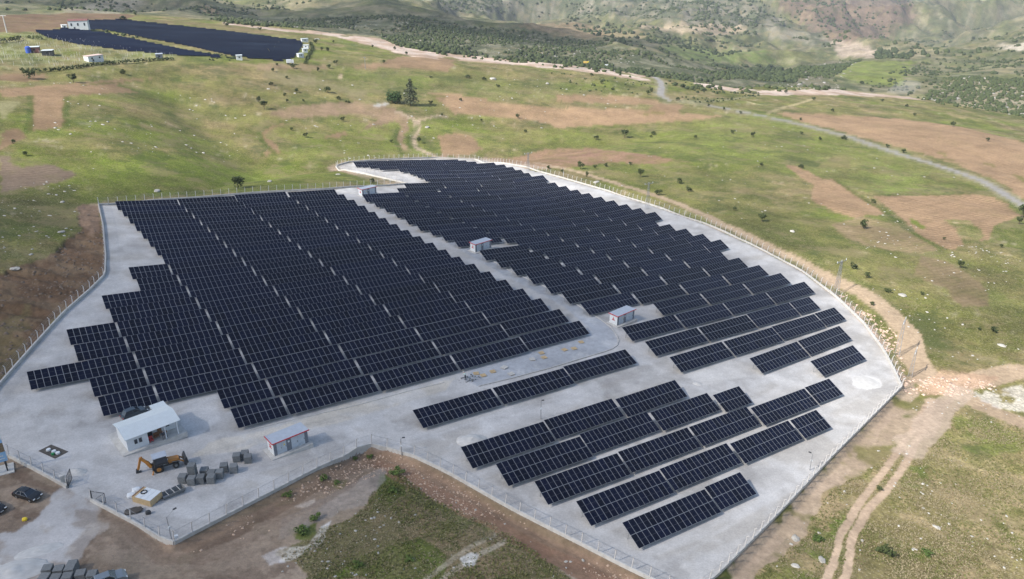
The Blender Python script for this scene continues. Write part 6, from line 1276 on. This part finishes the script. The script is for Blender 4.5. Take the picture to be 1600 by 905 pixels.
stones('ridge_stones', 350, [(1200, 122), (1300, 96), (1340, 98), (1310, 138), (1220, 144)], .5, 2.6, M['stone_f'], .5, 12)
stones('outcrop_stones', 500, [(400, 28), (700, 38), (1000, 82), (1020, 110), (700, 82), (560, 50), (400, 38)], .5, 1.8, M['stone_f'], .5, 13)
stones('dug_soil_clods', 900, DUG, .08, .5, mat('dark_clod', (.15, .11, .08), .95), .45, 14)
def rockm(seed):
    bm = bmesh.new(); bmesh.ops.create_icosphere(bm, subdivisions=2, radius=1); r_ = random.Random(seed)
    for v_ in bm.verts: v_.co *= 1+r_.uniform(-.22, .22); v_.co.z = max(v_.co.z*.62, -.2)
    me = bpy.data.meshes.new('rock'); bm.to_mesh(me); bm.free(); me.materials.append(M['stone']); return me
RK = [rockm(i) for i in range(4)]
for i, (x, y, w_, lab) in enumerate([(97, 316, 7, 'pale boulder'), (245, 299, 12, 'pale broken outcrop'), (48, 398, 6, 'round white boulder'), (95, 363, 9, 'row of pale rocks'), (23, 420, 12, 'pale rock heap'), (421, 284, 10, 'pale outcrop'), (528, 273, 7, 'white oblong boulder'), (932, 285, 10, 'flat white limestone slab'), (1238, 362, 8, 'white limestone ledge'), (1355, 499, 4, 'small white stone'), (1410, 462, 12, 'flat pale rock'),
     (1434, 40, 9, 'pale rock'), (1565, 540, 9, 'grey rock'), (855, 131, 8, 'white rock'), (770, 124, 12, 'pale rock heap'), (668, 199, 9, 'white broken rocks'), (1243, 842, 14, 'large white flat rock'), (1284, 876, 14, 'pointed white rock'), (1243, 885, 12, 'grey white rock'), (1463, 824, 9, 'pale rock'), (1347, 845, 5, 'small white rock'), (512, 878, 6, 'small white stone'), (495, 62, 8, 'pale rock'), (1280, 833, 5, 'small pale rock'), (884, 878, 6, 'pale stone on the rubble'), (911, 876, 6, 'pink stone'), (646, 873, 4, 'white stone'), (1175, 60, 9, 'pale rock')]):
    P = at(x, y)
    if P is None or P[1] > 1000: continue
    dist = math.sqrt(P[0]**2+P[1]**2+CH**2); s_ = w_*dist/FPX/2*1.1; o = bpy.data.objects.new('rock', RK[i % 4]); col.objects.link(o); o.location = Vector(to_world(P).tolist()); o.scale = (s_, s_*.7, s_*.6); o.rotation_euler = (0, 0, rnd.uniform(0, 3)); tag(o, where((x, y), lab), 'rock', 'large pale rocks')
# low grass and weed tufts near the lower edge of the picture
def tufts(name, n, region, s0, s1, m, seed):
    rs_ = np.random.RandomState(seed); P = ground_poly(region, 3); lo, hi = P.min(0), P.max(0); ok = np.zeros((0, 2)); t_ = 0
    while len(ok) < n and t_ < 60:
        c = rs_.uniform(lo, hi, (n*2, 2)); dn = fbm(c[:, 0]/6, c[:, 1]/6, 195+seed, 3)+rs_.uniform(-.12, .12, len(c)); c = c[inside(P, c[:, 0], c[:, 1]) & (dn > .5)]; c = c[np.array([VEG[np.searchsorted(PHI, math.atan2(x, y))-1, np.searchsorted(RHO, math.hypot(x, y))-1] > .5 for x, y in c], bool)] if len(c) else c; ok = np.concatenate([ok, c]); t_ += 1
    ok = ok[:n]; N = len(ok); W0 = to_world(np.c_[ok, np.array([hgt(x, y) for x, y in ok])]); K = 4
    a = rs_.uniform(0, 6.28, (N, K)); s_ = (rs_.uniform(s0, s1, N))[:, None]; ln = rs_.uniform(.3, 1, (N, K)); d = np.stack([np.cos(a), np.sin(a), np.zeros_like(a)], -1); e = np.stack([-np.sin(a), np.cos(a), np.zeros_like(a)], -1)
    b0 = W0[:, None]+d*(s_*.3)[..., None]; tip = b0+d*(s_*ln)[..., None]+np.array([0, 0, 1])*(s_*rs_.uniform(.5, 1.1, (N, K)))[..., None]; w2 = (s_*.45)[..., None]
    V_ = np.stack([b0-e*w2, b0+e*w2, tip], 2).reshape(-1, 3); F_ = np.arange(len(V_)).reshape(-1, 3)
    me = bpy.data.meshes.new(name); me.vertices.add(len(V_)); me.vertices.foreach_set('co', V_.astype(np.float32).reshape(-1)); me.loops.add(F_.size); me.loops.foreach_set('vertex_index', F_.astype(np.int32).reshape(-1))
    me.polygons.add(len(F_)); me.polygons.foreach_set('loop_start', np.arange(0, F_.size, 3, dtype=np.int32)); me.update(calc_edges=True)
    at_ = me.attributes.new('tone', 'FLOAT', 'POINT'); at_.data.foreach_set('value', np.repeat(rs_.uniform(0, .8, N), 3*K).astype(np.float32)); me.materials.append(m); o = bpy.data.objects.new(name, me); col.objects.link(o); o['kind'] = 'stuff'
TG = leafm('tuft_green', (.085, .095, .03), (.15, .155, .055)); TD = leafm('tuft_dry', (.16, .135, .075), (.27, .23, .145))
tufts('grass_tufts', 4500, [(430, 905), (520, 820), (600, 745), (640, 735), (900, 880), (960, 905)], .07, .26, TG, 1)
tufts('grass_tufts', 6000, [(1180, 905), (1410, 640), (1600, 660), (1640, 905)], .08, .26, TG, 2)
tufts('dry_grass_tufts', 11000, [(1180, 905), (1410, 640), (1600, 660), (1640, 905)], .07, .22, TD, 3)
tufts('dry_grass_tufts', 4000, [(400, 905), (520, 800), (640, 740), (960, 905)], .06, .2, TD, 4)

# ---------------------------------------------------------------- a passing cloud west of the site, and the air
HAZE = 0.75e-4
zlow = float(VW[:, 2].min())-1.
def boxmesh(name, x0, x1, y0, y1, z0, z1): b = MB(); b.box(x0, x1, y0, y1, z0, z1); return b
hz = boxmesh('haze', -7900, 7900, -7900, 7900, zlow, max(95., float(VW[:, 2].max())+5)).build('haze', bpy.data.materials.new('haze_air')); hz['kind'] = 'stuff'
hm = hz.data.materials[0]; hm.use_nodes = True; n = hm.node_tree; n.nodes.clear(); ou = n.nodes.new('ShaderNodeOutputMaterial'); pv = n.nodes.new('ShaderNodeVolumePrincipled')
pv.inputs['Color'].default_value = (.78, .86, 1, 1); pv.inputs['Density'].default_value = HAZE; pv.inputs['Anisotropy'].default_value = .0; n.links.new(pv.outputs[0], ou.inputs['Volume'])

# a fair-weather cloud high above and west of the site; its soft shadow lies on the lower left
ztop = max(95., float(VW[:, 2].max())+5)
cm = bpy.data.materials.new('cloud_vapour'); cm.use_nodes = True; n = cm.node_tree; n.nodes.clear(); ou = n.nodes.new('ShaderNodeOutputMaterial'); pv = n.nodes.new('ShaderNodeVolumePrincipled')
pv.inputs['Density'].default_value = .014; pv.inputs['Color'].default_value = (1, 1, 1, 1); n.links.new(pv.outputs[0], ou.inputs['Volume'])
for k_, (cc_, sx_, sy_, sz_, yw) in enumerate([(np.array(UVW(8, 158)), 215, 150, 70, 60), (np.array(W(690, 24)), 420, 240, 60, 10), (np.array(W(150, 8)), 300, 200, 50, 0)]):
    kk = (ztop+260+20*k_-cc_[2])/sd[2]; cpos = cc_+sd*kk; bm = bmesh.new(); bmesh.ops.create_icosphere(bm, subdivisions=4, radius=1)
    for v_ in bm.verts:
        q = v_.co; q.z *= math.sqrt(max(0, 1-q.x**2-q.y**2))**1.2; nn_ = float(fbm(np.array(q.x*1.6+q.z+k_), np.array(q.y*1.6-q.z), 200+k_, 4)); k = .72+.62*nn_; v_.co = Vector((q.x*sx_*k, q.y*sy_*k, q.z*(sz_ if q.z > 0 else 22)*k))
    me = bpy.data.meshes.new('cloud'); bm.to_mesh(me); bm.free(); me.materials.append(cm)
    o = bpy.data.objects.new('cloud', me); col.objects.link(o); o.location = cpos.tolist(); o.rotation_euler = (0, 0, R(yw)); o['kind'] = 'structure'
P = at(1410, 146); bm = bmesh.new(); bmesh.ops.create_icosphere(bm, subdivisions=3, radius=1)
for v_ in bm.verts: v_.co *= .7+.6*float(fbm(np.array(v_.co.x*2+3), np.array(v_.co.z*2), 300, 3))
me = bpy.data.meshes.new('dust_plume'); bm.to_mesh(me); bm.free(); dm = bpy.data.materials.new('dust'); dm.use_nodes = True; n = dm.node_tree; n.nodes.clear(); ou = n.nodes.new('ShaderNodeOutputMaterial'); pv = n.nodes.new('ShaderNodeVolumePrincipled')
pv.inputs['Density'].default_value = .011; pv.inputs['Color'].default_value = (1, 1, 1, 1); n.links.new(pv.outputs[0], ou.inputs['Volume']); me.materials.append(dm)
o = bpy.data.objects.new('dust_plume', me); col.objects.link(o); o.location = Vector(to_world(P).tolist())+Vector((0, 0, 5)); o.scale = (22, 12, 9); o.rotation_euler = (0, -.3, .2); o['kind'] = 'stuff'
